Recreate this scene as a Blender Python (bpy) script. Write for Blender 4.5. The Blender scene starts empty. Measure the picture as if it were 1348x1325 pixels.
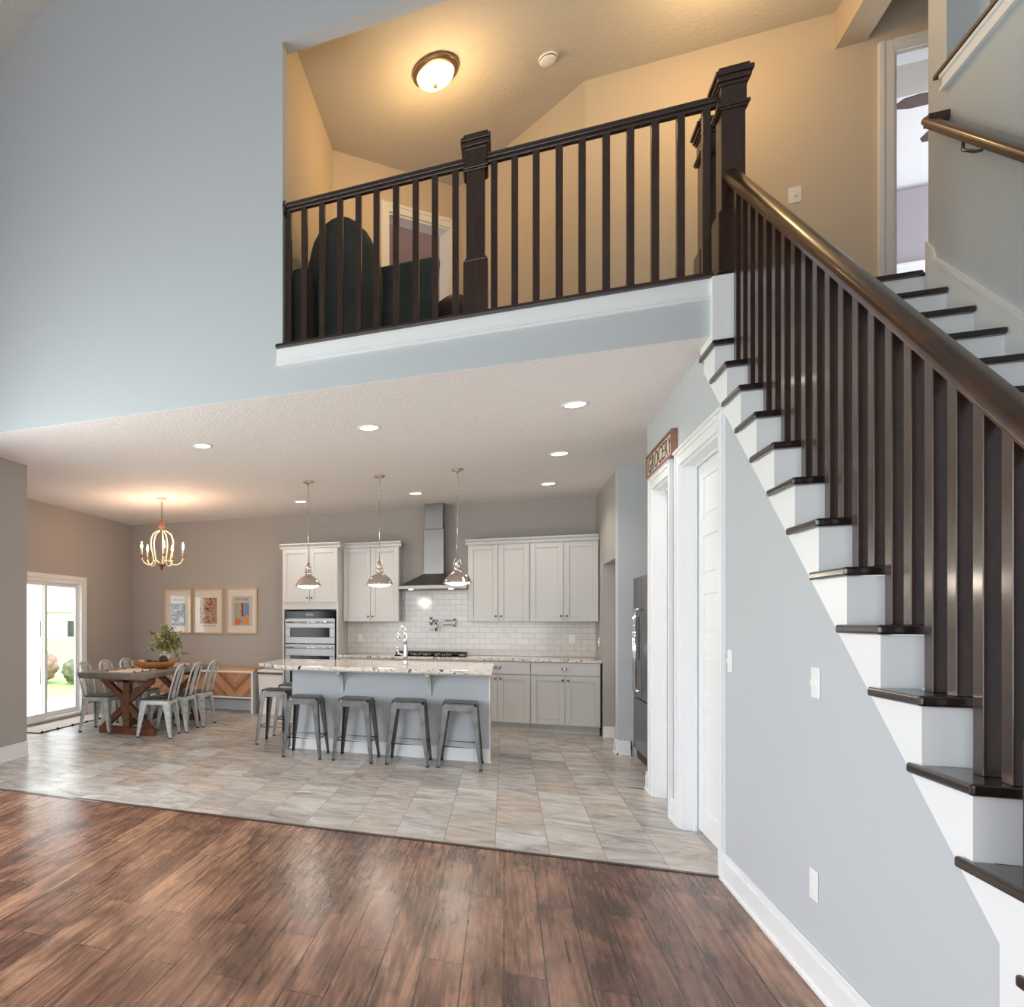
import bpy, bmesh, math, random
from mathutils import Vector, Matrix
PI = math.pi
random.seed(7)
S = bpy.context.scene
C = S.collection

# ---------------------------------------------------------------- camera, world, daylight, exposure
AL, CAMH = 0.4004, 1.3766
cd = bpy.data.cameras.new('camera'); cam = bpy.data.objects.new('camera', cd); C.objects.link(cam)
cam.location = (0, 0, CAMH); cam.rotation_euler = (PI / 2, 0, AL)
cd.sensor_fit = 'HORIZONTAL'; cd.sensor_width = 36; cd.lens = 894.07 / 1348 * 36
cd.shift_x = (674 - 285) / 1348; cd.shift_y = (817.24 - 662.5) / 1348
cd.clip_start = 0.05; cd.clip_end = 300
S.camera = cam
wd = bpy.data.worlds.new('world'); S.world = wd; wd.use_nodes = True
bg = wd.node_tree.nodes['Background']
bg.inputs[0].default_value = (0.93, 0.97, 1.0, 1); bg.inputs[1].default_value = 3.2


def area(name, loc, rot, sx, sy, power, col):
    l = bpy.data.lights.new(name, 'AREA'); l.shape = 'RECTANGLE'; l.size = sx; l.size_y = sy; l.energy = power; l.color = col
    o = bpy.data.objects.new(name, l); C.objects.link(o); o.location = loc; o.rotation_euler = rot
    return o


# added area lamps for daylight at unseen openings (left wall, behind the camera)
area('daylight_fill_left', (-4.45, 2.2, 1.5), (0, -PI / 2, 0), 2.0, 3.3, 172, (0.90, 0.95, 1.0))
area('daylight_fill_behind', (-1.2, -2.5, 1.5), (PI / 2, 0, 0), 4.6, 2.0, 50, (0.90, 0.95, 1.0))
p = area('daylight_patio_door', (-5.92, 7.55, 1.0), (0, -PI / 2, 0), 1.9, 1.8, 10, (1, 1, 1)); p.data.cycles.is_portal = True
sd = bpy.data.lights.new('sun', 'SUN'); sd.energy = 2.2; sd.angle = .2; sd.color = (1, .97, .92)
so = bpy.data.objects.new('sun', sd); C.objects.link(so); so.rotation_euler = (.75, .25, 0)
S.view_settings.view_transform = 'Standard'; S.view_settings.look = 'None'
S.view_settings.gamma = 1.0; S.view_settings.use_curve_mapping = False
S.view_settings.exposure = 0.1
S.cycles.max_bounces = 8; S.cycles.diffuse_bounces = 5; S.cycles.glossy_bounces = 4; S.cycles.transparent_max_bounces = 8
S.cycles.sample_clamp_indirect = 4.0
S.cycles.caustics_reflective = False; S.cycles.caustics_refractive = False


# ---------------------------------------------------------------- materials
def srgb(r, g, b):
    f = lambda v: (v / 255 / 12.92) if v / 255 <= .04045 else ((v / 255 + .055) / 1.055) ** 2.4
    return (f(r), f(g), f(b), 1)


class NT:
    def __init__(s, name):
        s.m = bpy.data.materials.new(name); s.m.use_nodes = True
        s.t = s.m.node_tree; s.b = s.t.nodes['Principled BSDF']

    def n(s, typ, **kw):
        x = s.t.nodes.new(typ)
        for k, v in kw.items():
            if k in x.inputs: x.inputs[k].default_value = v
            else: setattr(x, k, v)
        return x

    def l(s, a, ao, b, bi): s.t.links.new(a.outputs[ao], b.inputs[bi])

    def coord(s, scale=(1, 1, 1), rot=(0, 0, 0), loc=(0, 0, 0)):
        tc = s.n('ShaderNodeTexCoord'); mp = s.n('ShaderNodeMapping')
        mp.inputs['Scale'].default_value = scale; mp.inputs['Rotation'].default_value = rot; mp.inputs['Location'].default_value = loc
        s.l(tc, 'Object', mp, 'Vector'); return mp

    def noise(s, mp, scale, detail=4, rough=.5, dist=0):
        x = s.n('ShaderNodeTexNoise'); x.inputs['Scale'].default_value = scale; x.inputs['Detail'].default_value = detail
        x.inputs['Roughness'].default_value = rough; x.inputs['Distortion'].default_value = dist
        s.l(mp, 'Vector', x, 'Vector'); return x

    def ramp(s, src, so, stops, interp='LINEAR'):
        r = s.n('ShaderNodeValToRGB'); r.color_ramp.interpolation = interp
        e = r.color_ramp.elements
        while len(e) < len(stops): e.new(.5)
        for i, (p, c) in enumerate(stops):
            e[i].position = p; e[i].color = c if len(c) == 4 else (*c, 1)
        s.l(src, so, r, 'Fac'); return r

    def mix(s, a, ao, b, bo, fac, fo=None, mode='MIX'):
        x = s.n('ShaderNodeMix'); x.data_type = 'RGBA'; x.blend_type = mode
        if fo is None: x.inputs[0].default_value = fac
        else: s.l(fac, fo, x, 0)
        for src, o, i in ((a, ao, 6), (b, bo, 7)):
            if isinstance(src, tuple): x.inputs[i].default_value = src
            else: s.t.links.new(src.outputs[o], x.inputs[i])
        return x

    def bump(s, src, so, strength, dist=.01):
        x = s.n('ShaderNodeBump'); x.inputs['Strength'].default_value = strength; x.inputs['Distance'].default_value = dist
        s.l(src, so, x, 'Height'); s.l(x, 'Normal', s.b, 'Normal'); return x


def plain(name, col, rough=.5, metal=0, bump=0, bscale=120, spec=None, vary=0, vscale=6, coat=0):
    t = NT(name); t.b.inputs['Base Color'].default_value = col; t.b.inputs['Roughness'].default_value = rough; t.b.inputs['Metallic'].default_value = metal
    if spec is not None: t.b.inputs['Specular IOR Level'].default_value = spec
    if coat: t.b.inputs['Coat Weight'].default_value = coat; t.b.inputs['Coat Roughness'].default_value = .08
    mp = t.coord()
    if bump:
        n = t.noise(mp, bscale, 3); t.bump(n, 'Fac', bump, .004)
    if vary:
        n2 = t.noise(mp, vscale, 4)
        d = tuple(c * (1 - vary) for c in col[:3]) + (1,); u = tuple(min(1, c * (1 + vary)) for c in col[:3]) + (1,)
        r = t.ramp(n2, 'Fac', [(.3, d), (.7, u)]); t.l(r, 'Color', t.b, 'Base Color')
    return t.m


def emit(name, col, s):
    t = NT(name); t.b.inputs['Base Color'].default_value = col
    t.b.inputs['Emission Color'].default_value = col; t.b.inputs['Emission Strength'].default_value = s
    return t.m


M = {}
M['paint'] = plain('wall_paint_blue_grey', srgb(190, 195, 200), .75, bump=.08, bscale=220)
M['paint_k'] = plain('wall_paint_greige', srgb(172, 168, 164), .75, bump=.08, bscale=220)
M['paint_l'] = plain('wall_paint_loft', srgb(205, 192, 172), .75, bump=.08, bscale=220)
M['mauve'] = plain('wall_paint_mauve', srgb(198, 172, 164), .8)
M['lavender'] = plain('wall_paint_lavender', srgb(178, 172, 182), .8)
M['white'] = plain('trim_white', srgb(236, 238, 240), .38)
M['cab'] = plain('cabinet_paint', srgb(200, 200, 198), .42)
M['darkgap'] = plain('shadow_gap', srgb(40, 38, 36), .8)
M['plastic'] = plain('white_plastic', srgb(238, 238, 236), .35)
M['black'] = plain('black_iron', srgb(18, 18, 18), .45)
M['blackglass'] = plain('black_glass', srgb(10, 12, 12), .1, spec=.15)
M['chrome'] = plain('chrome', (.78, .8, .84, 1), .09, 1)
M['nickel'] = plain('polished_nickel', (.68, .6, .55, 1), .17, 1)
M['knob'] = plain('pewter_knob', (.22, .2, .19, 1), .3, 1)
M['steel'] = plain('stainless_steel', (.21, .205, .20, 1), .32, 1, vary=.06, vscale=3)
M['gun'] = plain('gunmetal', (.10, .097, .094, 1), .33, 1, vary=.25, vscale=14)
M['galv'] = plain('galvanised_white_metal', srgb(190, 194, 192), .45, .1, vary=.22, vscale=20)
M['seatmetal'] = plain('worn_seat_metal', srgb(110, 108, 106), .35, .7, vary=.25, vscale=18)
M['rubber'] = plain('rubber', srgb(22, 22, 22), .7)
M['brass'] = plain('antique_bronze', (.30, .20, .13, 1), .35, .9)
M['cream'] = plain('cream_metal', srgb(226, 208, 178), .5)
M['terracotta'] = plain('whitewashed_wood', srgb(120, 84, 64), .7)
M['velvet'] = plain('charcoal_velvet', srgb(62, 70, 66), .9, bump=.3, bscale=300, vary=.3, vscale=4)
M['velvet2'] = plain('black_leather', srgb(24, 24, 25), .5)
M['fanwood'] = plain('fan_blade_brown', srgb(96, 76, 70), .5)
M['bulb'] = emit('lit_bulb', (1, .74, .42, 1), 22)
M['glow_warm'] = emit('lit_frosted_glass', (1, .78, .42, 1), 2.6)
M['glow_white'] = emit('lit_diffuser', (1, .95, .88, 1), 7)
M['frostglass'] = emit('lit_pendant_glass', (1, .93, .84, 1), 4)
M['pot'] = plain('white_ceramic', srgb(225, 220, 214), .3)
M['linen'] = plain('linen', srgb(214, 198, 180), .9, bump=.3, bscale=400)
M['rug'] = plain('woven_rug', srgb(200, 194, 190), .95, bump=.5, bscale=200)
M['tassel'] = plain('black_tassel', srgb(30, 28, 28), .9)
M['cloth'] = plain('patterned_cloth', srgb(170, 190, 205), .9, vary=.5, vscale=60)
M['leaf'] = plain('leaf_green', srgb(118, 134, 66), .55, vary=.5, vscale=30)
M['leaf2'] = plain('leaf_pale', srgb(222, 214, 176), .6)
M['leaf3'] = plain('leaf_russet', srgb(168, 124, 92), .6)
M['fruit'] = plain('dark_fruit', srgb(44, 30, 24), .5, vary=.4, vscale=30)
M['fruit2'] = plain('pale_fruit', srgb(206, 178, 150), .6)
M['hedge'] = plain('hedge_green', srgb(118, 124, 100), .8, vary=.4, vscale=5)
M['hedge_red'] = plain('shrub_russet', srgb(176, 144, 130), .8, vary=.3, vscale=5)
M['ext_white'] = plain('white_siding', srgb(245, 245, 245), .7)
M['ext_grey'] = plain('grey_roof', srgb(205, 208, 212), .8)
M['patio'] = plain('patio_concrete', srgb(215, 210, 203), .8)
M['frame_oak'] = plain('pale_oak_frame', srgb(214, 180, 140), .5)
M['mat'] = plain('print_paper', srgb(240, 228, 222), .6)
M['ink'] = plain('print_ink', srgb(90, 78, 80), .6)
M['paper_mauve'] = plain('print_ground', srgb(214, 196, 190), .6)
M['redwood'] = plain('red_frame_edge', srgb(142, 104, 88), .6, vary=.3, vscale=30)
M['signface'] = plain('sign_face_distressed', srgb(206, 186, 168), .7, vary=.15, vscale=40)
M['signink'] = plain('sign_lettering', srgb(74, 72, 68), .7)


def lawn_mat():
    t = NT('lawn_grass'); mp = t.coord(); n = t.noise(mp, 8, 6)
    r = t.ramp(n, 'Fac', [(.3, srgb(140, 175, 105)), (.7, srgb(178, 205, 140))]); t.l(r, 'Color', t.b, 'Base Color'); t.b.inputs['Roughness'].default_value = .9
    return t.m


def ceil_mat(name, col):
    t = NT(name); t.b.inputs['Base Color'].default_value = col; t.b.inputs['Roughness'].default_value = .85
    mp = t.coord(); n = t.noise(mp, 26, 4, .55, 1.2)
    r = t.ramp(n, 'Fac', [(.46, (0, 0, 0)), (.56, (1, 1, 1))]); t.bump(r, 'Color', .32, .006)
    return t.m


M['ceil_shade'] = ceil_mat('ceiling_shade_tone', srgb(200, 196, 188))  # ceiling white darkened in its colour to stand in for shade
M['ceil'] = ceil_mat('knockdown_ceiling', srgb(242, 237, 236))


def wood_floor():
    t = NT('wood_planks')
    mp = t.coord(rot=(0, 0, PI / 2))
    br = t.n('ShaderNodeTexBrick'); t.l(mp, 'Vector', br, 'Vector')
    br.offset = .37; br.offset_frequency = 2; br.inputs['Scale'].default_value = 1
    br.inputs['Brick Width'].default_value = 1.22; br.inputs['Row Height'].default_value = .152
    br.inputs['Mortar Size'].default_value = .0030; br.inputs['Mortar Smooth'].default_value = .3; br.inputs['Bias'].default_value = 0
    br.inputs['Color1'].default_value = (0, 0, 0, 1); br.inputs['Color2'].default_value = (1, 1, 1, 1); br.inputs['Mortar'].default_value = (.5, .5, .5, 1)
    # per plank shift of the grain
    sx = t.n('ShaderNodeSeparateColor'); t.l(br, 'Color', sx, 'Color')
    tc = t.n('ShaderNodeTexCoord')
    off = t.n('ShaderNodeVectorMath'); off.operation = 'MULTIPLY_ADD'
    cmb = t.n('ShaderNodeCombineXYZ'); t.l(sx, 'Red', cmb, 'X'); t.l(sx, 'Red', cmb, 'Y')
    t.l(cmb, 'Vector', off, 0); off.inputs[1].default_value = (17, 31, 0); t.l(tc, 'Object', off, 2)
    mp2 = t.n('ShaderNodeMapping'); mp2.inputs['Scale'].default_value = (34, 1.8, 1); t.l(off, 'Vector', mp2, 'Vector')
    g = t.noise(mp2, 1.5, 6, .62, 1.0)
    mp3 = t.n('ShaderNodeMapping'); mp3.inputs['Scale'].default_value = (7.5, .62, 1); t.l(off, 'Vector', mp3, 'Vector')
    wv = t.n('ShaderNodeTexWave'); wv.wave_type = 'BANDS'; wv.bands_direction = 'X'; wv.inputs['Scale'].default_value = .7; wv.inputs['Distortion'].default_value = 20; wv.inputs['Detail'].default_value = 3.5; wv.inputs['Detail Scale'].default_value = 1.2; t.l(mp3, 'Vector', wv, 'Vector')
    base = t.ramp(sx, 'Red', [(0, srgb(132, 92, 76)), (.25, srgb(176, 130, 104)), (.5, srgb(148, 106, 86)), (.75, srgb(192, 148, 118)), (1, srgb(160, 116, 93))])
    tint = t.ramp(g, 'Fac', [(.3, srgb(128, 116, 112)), (.5, srgb(222, 214, 210)), (.68, (1, 1, 1))])
    a = t.mix(base, 'Color', tint, 'Color', .8, mode='MULTIPLY')
    wr = t.ramp(wv, 'Fac', [(0, srgb(150, 126, 118)), (.25, srgb(232, 224, 220)), (1, (1, 1, 1))])
    b = t.mix(a, 2, wr, 'Color', .62, mode='MULTIPLY')
    # smoky blotches, knots
    mpk = t.coord(scale=(1.5, .8, 1)); nb = t.noise(mpk, 2.6, 8, .68, .8)
    rb = t.ramp(nb, 'Fac', [(.36, srgb(96, 88, 90)), (.47, srgb(190, 184, 184)), (.56, (1, 1, 1))])
    c = t.mix(b, 2, rb, 'Color', .7, mode='MULTIPLY')
    mpk2 = t.coord(scale=(1, .55, 1)); vo = t.n('ShaderNodeTexVoronoi'); vo.inputs['Scale'].default_value = 3.4; t.l(mpk2, 'Vector', vo, 'Vector')
    rk = t.ramp(vo, 'Distance', [(.02, srgb(60, 48, 46)), (.075, (1, 1, 1))])
    d = t.mix(c, 2, rk, 'Color', .75, mode='MULTIPLY')
    seam = t.mix(d, 2, srgb(46, 32, 27), None, br, 'Fac')
    t.l(seam, 2, t.b, 'Base Color')
    rr = t.ramp(g, 'Fac', [(.2, (.23, .23, .23)), (.8, (.31, .31, .31))]); t.l(rr, 'Color', t.b, 'Roughness')
    t.b.inputs['Specular IOR Level'].default_value = .55
    t.bump(g, 'Fac', .14, .003)
    return t.m


def tile_floor():
    t = NT('stone_tiles')
    mp = t.coord(rot=(0, 0, PI / 2), loc=(.1, .05, 0))
    br = t.n('ShaderNodeTexBrick'); t.l(mp, 'Vector', br, 'Vector')
    br.offset = .5; br.offset_frequency = 2; br.inputs['Scale'].default_value = 1
    br.inputs['Brick Width'].default_value = .46; br.inputs['Row Height'].default_value = .30
    br.inputs['Mortar Size'].default_value = .0028; br.inputs['Mortar Smooth'].default_value = .3; br.inputs['Bias'].default_value = 0
    br.inputs['Color1'].default_value = (0, 0, 0, 1); br.inputs['Color2'].default_value = (1, 1, 1, 1); br.inputs['Mortar'].default_value = (.5, .5, .5, 1)
    sx = t.n('ShaderNodeSeparateColor'); t.l(br, 'Color', sx, 'Color')
    tc = t.n('ShaderNodeTexCoord'); off = t.n('ShaderNodeVectorMath'); off.operation = 'MULTIPLY_ADD'
    cmb = t.n('ShaderNodeCombineXYZ'); t.l(sx, 'Red', cmb, 'X'); t.l(sx, 'Red', cmb, 'Y')
    t.l(cmb, 'Vector', off, 0); off.inputs[1].default_value = (11, 23, 0); t.l(tc, 'Object', off, 2)
    mp2 = t.n('ShaderNodeMapping'); mp2.inputs['Scale'].default_value = (1.8, 4.2, 1); t.l(off, 'Vector', mp2, 'Vector')
    g = t.noise(mp2, 1.3, 7, .66, 1.6)
    base = t.ramp(g, 'Fac', [(.30, srgb(128, 120, 114)), (.44, srgb(188, 183, 177)), (.6, srgb(214, 211, 207)), (.72, srgb(232, 230, 227))])
    tint = t.ramp(sx, 'Red', [(0, srgb(205, 200, 196)), (.25, srgb(255, 255, 255)), (.5, srgb(232, 218, 205)), (.75, srgb(250, 252, 252)), (1, srgb(208, 204, 202))])
    a = t.mix(base, 'Color', tint, 'Color', .9, mode='MULTIPLY')
    s = t.mix(a, 2, srgb(138, 128, 120), None, br, 'Fac')
    t.l(s, 2, t.b, 'Base Color')
    rr = t.ramp(g, 'Fac', [(.2, (.36, .36, .36)), (.8, (.26, .26, .26))]); t.l(rr, 'Color', t.b, 'Roughness')
    inv = t.n('ShaderNodeMath'); inv.operation = 'SUBTRACT'; inv.inputs[0].default_value = 1; t.l(br, 'Fac', inv, 1)
    t.bump(inv, 'Value', .25, .002)
    return t.m


def subway():
    t = NT('subway_tile')
    mp = t.coord(rot=(PI / 2, 0, 0))
    br = t.n('ShaderNodeTexBrick'); t.l(mp, 'Vector', br, 'Vector')
    br.offset = .5; br.inputs['Scale'].default_value = 1
    br.inputs['Brick Width'].default_value = .152; br.inputs['Row Height'].default_value = .0762
    br.inputs['Mortar Size'].default_value = .0022; br.inputs['Mortar Smooth'].default_value = .1
    br.inputs['Color1'].default_value = srgb(216, 214, 210); br.inputs['Color2'].default_value = srgb(224, 222, 218); br.inputs['Mortar'].default_value = srgb(176, 172, 168)
    t.l(br, 'Color', t.b, 'Base Color'); t.b.inputs['Roughness'].default_value = .1
    inv = t.n('ShaderNodeMath'); inv.operation = 'SUBTRACT'; inv.inputs[0].default_value = 1; t.l(br, 'Fac', inv, 1)
    t.bump(inv, 'Value', .4, .002)
    return t.m


def granite():
    t = NT('granite')
    mp = t.coord(scale=(1, 1.3, 1.5)); n = t.noise(mp, 5.5, 8, .65, 1.6)
    base = t.ramp(n, 'Fac', [(.30, srgb(150, 136, 124)), (.42, srgb(204, 194, 182)), (.56, srgb(232, 226, 216)), (.75, srgb(196, 184, 172))])
    mp2 = t.coord(); n2 = t.noise(mp2, 16, 6, .6, 1.8)
    dk = t.ramp(n2, 'Fac', [(.56, (0, 0, 0)), (.62, (1, 1, 1))])
    a = t.mix(base, 'Color', srgb(52, 42, 40), None, dk, 'Color')
    t.l(a, 2, t.b, 'Base Color'); t.b.inputs['Roughness'].default_value = .08
    return t.m


def wood(name, c1, c2, rough=.4, scale=(2, 2, 18), ns=1.6, coat=0, bump=.05):
    t = NT(name); mp = t.coord(scale=scale); n = t.noise(mp, ns, 5, .6, 1.2)
    r = t.ramp(n, 'Fac', [(.3, c1), (.7, c2)]); t.l(r, 'Color', t.b, 'Base Color'); t.b.inputs['Roughness'].default_value = rough
    if coat: t.b.inputs['Coat Weight'].default_value = coat; t.b.inputs['Coat Roughness'].default_value = .12
    if bump: t.bump(n, 'Fac', bump, .003)
    return t.m


def chevron():
    t = NT('chevron_veneer'); tc = t.n('ShaderNodeTexCoord'); sp = t.n('ShaderNodeSeparateXYZ'); t.l(tc, 'Object', sp, 'Vector')
    ab = t.n('ShaderNodeMath'); ab.operation = 'PINGPONG'; t.l(sp, 'X', ab, 0); ab.inputs[1].default_value = .37
    ad = t.n('ShaderNodeMath'); ad.operation = 'SUBTRACT'; t.l(sp, 'Z', ad, 0); t.l(ab, 'Value', ad, 1)
    ml = t.n('ShaderNodeMath'); ml.operation = 'MULTIPLY'; t.l(ad, 'Value', ml, 0); ml.inputs[1].default_value = 13
    fl = t.n('ShaderNodeMath'); fl.operation = 'FLOOR'; t.l(ml, 'Value', fl, 0)
    wn = t.n('ShaderNodeTexWhiteNoise'); wn.noise_dimensions = '1D'; t.l(fl, 'Value', wn, 'W')
    r = t.ramp(wn, 'Value', [(0, srgb(150, 104, 74)), (.5, srgb(178, 128, 94)), (1, srgb(196, 150, 112))])
    t.l(r, 'Color', t.b, 'Base Color'); t.b.inputs['Roughness'].default_value = .5
    return t.m


M['floor'] = wood_floor(); M['tile'] = tile_floor(); M['subway'] = subway(); M['granite'] = granite(); M['chevron'] = chevron(); M['lawn'] = lawn_mat()
M['espresso'] = wood('espresso_wood', srgb(34, 20, 16), srgb(58, 36, 28), .36, (6, 6, 1.5), 4, coat=.5, bump=.03)
M['espresso_h'] = wood('espresso_rail_wood', srgb(40, 23, 16), srgb(68, 40, 27), .3, (3, 1.2, 1.2), 4, coat=.35, bump=.02)
M['tread'] = wood('tread_wood', srgb(26, 19, 17), srgb(44, 33, 29), .25, (1.5, 8, 8), 3, coat=.4, bump=.02)
M['trestle'] = wood('trestle_wood', srgb(84, 48, 30), srgb(136, 86, 54), .5, (4, 4, 4), 3)
M['tabletop'] = wood('weathered_top', srgb(104, 98, 90), srgb(140, 134, 124), .45, (8, .8, 4), 3)
M['honey'] = wood('honey_wood', srgb(192, 142, 96), srgb(216, 168, 118), .45, (1.5, 8, 8), 3)
M['bowlwood'] = wood('bowl_wood', srgb(140, 84, 44), srgb(186, 122, 66), .4, (3, 6, 6), 5)


def glass_mat():
    t = NT('window_glass'); t.t.nodes.remove(t.b)
    out = [n for n in t.t.nodes if n.type == 'OUTPUT_MATERIAL'][0]
    tr = t.n('ShaderNodeBsdfTransparent'); tr.inputs[0].default_value = (.98, .99, .985, 1)
    gl = t.n('ShaderNodeBsdfGlossy'); gl.inputs['Roughness'].default_value = .02
    mx = t.n('ShaderNodeMixShader'); mx.inputs[0].default_value = .05; t.l(tr, 0, mx, 1); t.l(gl, 0, mx, 2); t.l(mx, 0, out, 'Surface')
    return t.m


M['glass'] = glass_mat()


# ---------------------------------------------------------------- mesh helpers
class MB:
    def __init__(s): s.b = bmesh.new()

    def box(s, x0, x1, y0, y1, z0, z1, mat=None):
        if x0 > x1: x0, x1 = x1, x0
        if y0 > y1: y0, y1 = y1, y0
        if z0 > z1: z0, z1 = z1, z0
        v = [s.b.verts.new(p) for p in ((x0, y0, z0), (x1, y0, z0), (x1, y1, z0), (x0, y1, z0), (x0, y0, z1), (x1, y0, z1), (x1, y1, z1), (x0, y1, z1))]
        if mat is not None:
            for q in v: q.co = mat @ q.co
        for f in ((3, 2, 1, 0), (4, 5, 6, 7), (0, 1, 5, 4), (1, 2, 6, 5), (2, 3, 7, 6), (3, 0, 4, 7)): s.b.faces.new([v[i] for i in f])
        return s

    def beam(s, p, q, w, h, w2=None, h2=None, up=(0, 0, 1)):
        """tapered rectangular bar from p to q"""
        p, q = Vector(p), Vector(q); d = (q - p).normalized(); u = Vector(up)
        if abs(d.dot(u)) > .99: u = Vector((0, 1, 0))
        x = d.cross(u).normalized(); y = x.cross(d).normalized()
        w2 = w if w2 is None else w2; h2 = h if h2 is None else h2
        v = []
        for c, ww, hh in ((p, w, h), (q, w2, h2)):
            for a, b in ((-1, -1), (1, -1), (1, 1), (-1, 1)): v.append(s.b.verts.new(c + x * a * ww / 2 + y * b * hh / 2))
        for f in ((3, 2, 1, 0), (4, 5, 6, 7), (0, 1, 5, 4), (1, 2, 6, 5), (2, 3, 7, 6), (3, 0, 4, 7)): s.b.faces.new([v[i] for i in f])
        return s

    def tube(s, pts, r, n=8, closed=False, cap=True):
        pts = [Vector(p) for p in pts]; rs = r if isinstance(r, (list, tuple)) else [r] * len(pts)
        rings = []; prev = None; m = len(pts)
        for i, p in enumerate(pts):
            a = pts[(i - 1) % m] if (closed or i) else p; b = pts[(i + 1) % m] if (closed or i < m - 1) else p
            d = (b - a).normalized()
            if prev is None:
                x = d.cross(Vector((0, 0, 1)) if abs(d.z) < .9 else Vector((0, 1, 0))).normalized()
            else:
                x = (prev - d * prev.dot(d)).normalized()
            prev = x; y = d.cross(x)
            rings.append([s.b.verts.new(p + (x * math.cos(2 * PI * k / n) + y * math.sin(2 * PI * k / n)) * rs[i]) for k in range(n)])
        for i in range(m if closed else m - 1):
            A, B = rings[i], rings[(i + 1) % m]
            for k in range(n):
                f = s.b.faces.new((A[k], A[(k + 1) % n], B[(k + 1) % n], B[k])); f.smooth = True
        if cap and not closed:
            s.b.faces.new(rings[0][::-1]); s.b.faces.new(rings[-1])
        return s

    def lathe(s, prof, c=(0, 0, 0), n=24, mat=None, flute=0, nf=0):
        rings = []
        for r, z in prof:
            ring = []
            for k in range(n):
                a = 2 * PI * k / n; rr = r * (1 + (flute * math.cos(nf * a) if nf else 0))
                p = Vector((c[0] + rr * math.cos(a), c[1] + rr * math.sin(a), c[2] + z))
                if mat is not None: p = mat @ p
                ring.append(s.b.verts.new(p))
            rings.append(ring)
        for A, B in zip(rings, rings[1:]):
            for k in range(n):
                f = s.b.faces.new((A[k], A[(k + 1) % n], B[(k + 1) % n], B[k])); f.smooth = True
        for R, flip in ((rings[0], True), (rings[-1], False)):
            s.b.faces.new(R[::-1] if flip else R)
        return s

    def prism(s, pts, axis, a0, a1):
        """polygon pts in the plane normal to axis, extruded a0..a1. axis x: pts=(y,z); y: (x,z); z: (x,y)"""
        mk = {'x': lambda p, a: (a, p[0], p[1]), 'y': lambda p, a: (p[0], a, p[1]), 'z': lambda p, a: (p[0], p[1], a)}[axis]
        A = [s.b.verts.new(mk(p, a0)) for p in pts]; B = [s.b.verts.new(mk(p, a1)) for p in pts]
        s.b.faces.new(A); s.b.faces.new(B[::-1]); n = len(pts)
        for i in range(n): s.b.faces.new((A[i], A[(i + 1) % n], B[(i + 1) % n], B[i]))
        return s

    def blob(s, c, r, sub=2, sc=(1, 1, 1), jit=0):
        g = bmesh.ops.create_icosphere(s.b, subdivisions=sub, radius=1)
        for v in g['verts']:
            k = 1 + random.uniform(-jit, jit); v.co = Vector((c[0] + v.co.x * r * sc[0] * k, c[1] + v.co.y * r * sc[1] * k, c[2] + v.co.z * r * sc[2] * k))
        for v in g['verts']:
            for f in v.link_faces: f.smooth = True
        return s

    def done(s, name, mat, parent=None, bev=0, loc=None, rotz=None, seg=2, recalc=True):
        if recalc: bmesh.ops.recalc_face_normals(s.b, faces=s.b.faces)
        me = bpy.data.meshes.new(name); s.b.to_mesh(me); s.b.free()
        me.materials.append(mat if not isinstance(mat, str) else M[mat])
        o = bpy.data.objects.new(name, me); C.objects.link(o)
        if parent is not None: o.parent = parent
        if loc: o.location = loc
        if rotz is not None: o.rotation_euler = (0, 0, rotz)
        if bev:
            b = o.modifiers.new('bevel', 'BEVEL'); b.width = bev; b.segments = seg; b.limit_method = 'ANGLE'; b.angle_limit = .6
        return o


def box(name, mat, x0, x1, y0, y1, z0, z1, parent=None, bev=0): return MB().box(x0, x1, y0, y1, z0, z1).done(name, mat, parent, bev)


def struct(o): o['kind'] = 'structure'; return o


def tag(o, label, cat, group=None):
    o['label'] = label; o['category'] = cat
    if group: o['group'] = group
    return o


def thing(name, label, cat, loc=(0, 0, 0), rotz=0, group=None):
    o = bpy.data.objects.new(name, None); C.objects.link(o); o.location = loc; o.rotation_euler = (0, 0, rotz)
    return tag(o, label, cat, group)


def sthing(name, loc=(0, 0, 0), rotz=0):
    o = bpy.data.objects.new(name, None); C.objects.link(o); o.location = loc; o.rotation_euler = (0, 0, rotz); return struct(o)


def kids(o): return [x for x in bpy.data.objects if x.parent == o]


def dup(root, loc, rotz, label, group=None):
    r = root.copy(); C.objects.link(r); r.location = loc; r.rotation_euler = (0, 0, rotz); r['label'] = label
    if group: r['group'] = group
    for ch in kids(root):
        c = ch.copy(); C.objects.link(c); c.parent = r
        for g in kids(ch):
            d = g.copy(); C.objects.link(d); d.parent = c
    return r


def text_mesh(name, txt, size, mat, parent, matrix, extrude=.001, xscale=1):
    cu = bpy.data.curves.new(name, 'FONT'); cu.body = txt; cu.size = size; cu.extrude = extrude; cu.align_x = 'CENTER'; cu.align_y = 'CENTER'
    o = bpy.data.objects.new(name + '_source', cu); C.objects.link(o)
    dg = bpy.context.evaluated_depsgraph_get(); me = bpy.data.meshes.new_from_object(o.evaluated_get(dg))
    bpy.data.objects.remove(o); me.transform(Matrix.Diagonal((xscale, 1, 1, 1))); me.transform(matrix); me.materials.clear(); me.materials.append(M[mat])
    r = bpy.data.objects.new(name, me); C.objects.link(r); r.parent = parent; return r


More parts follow.
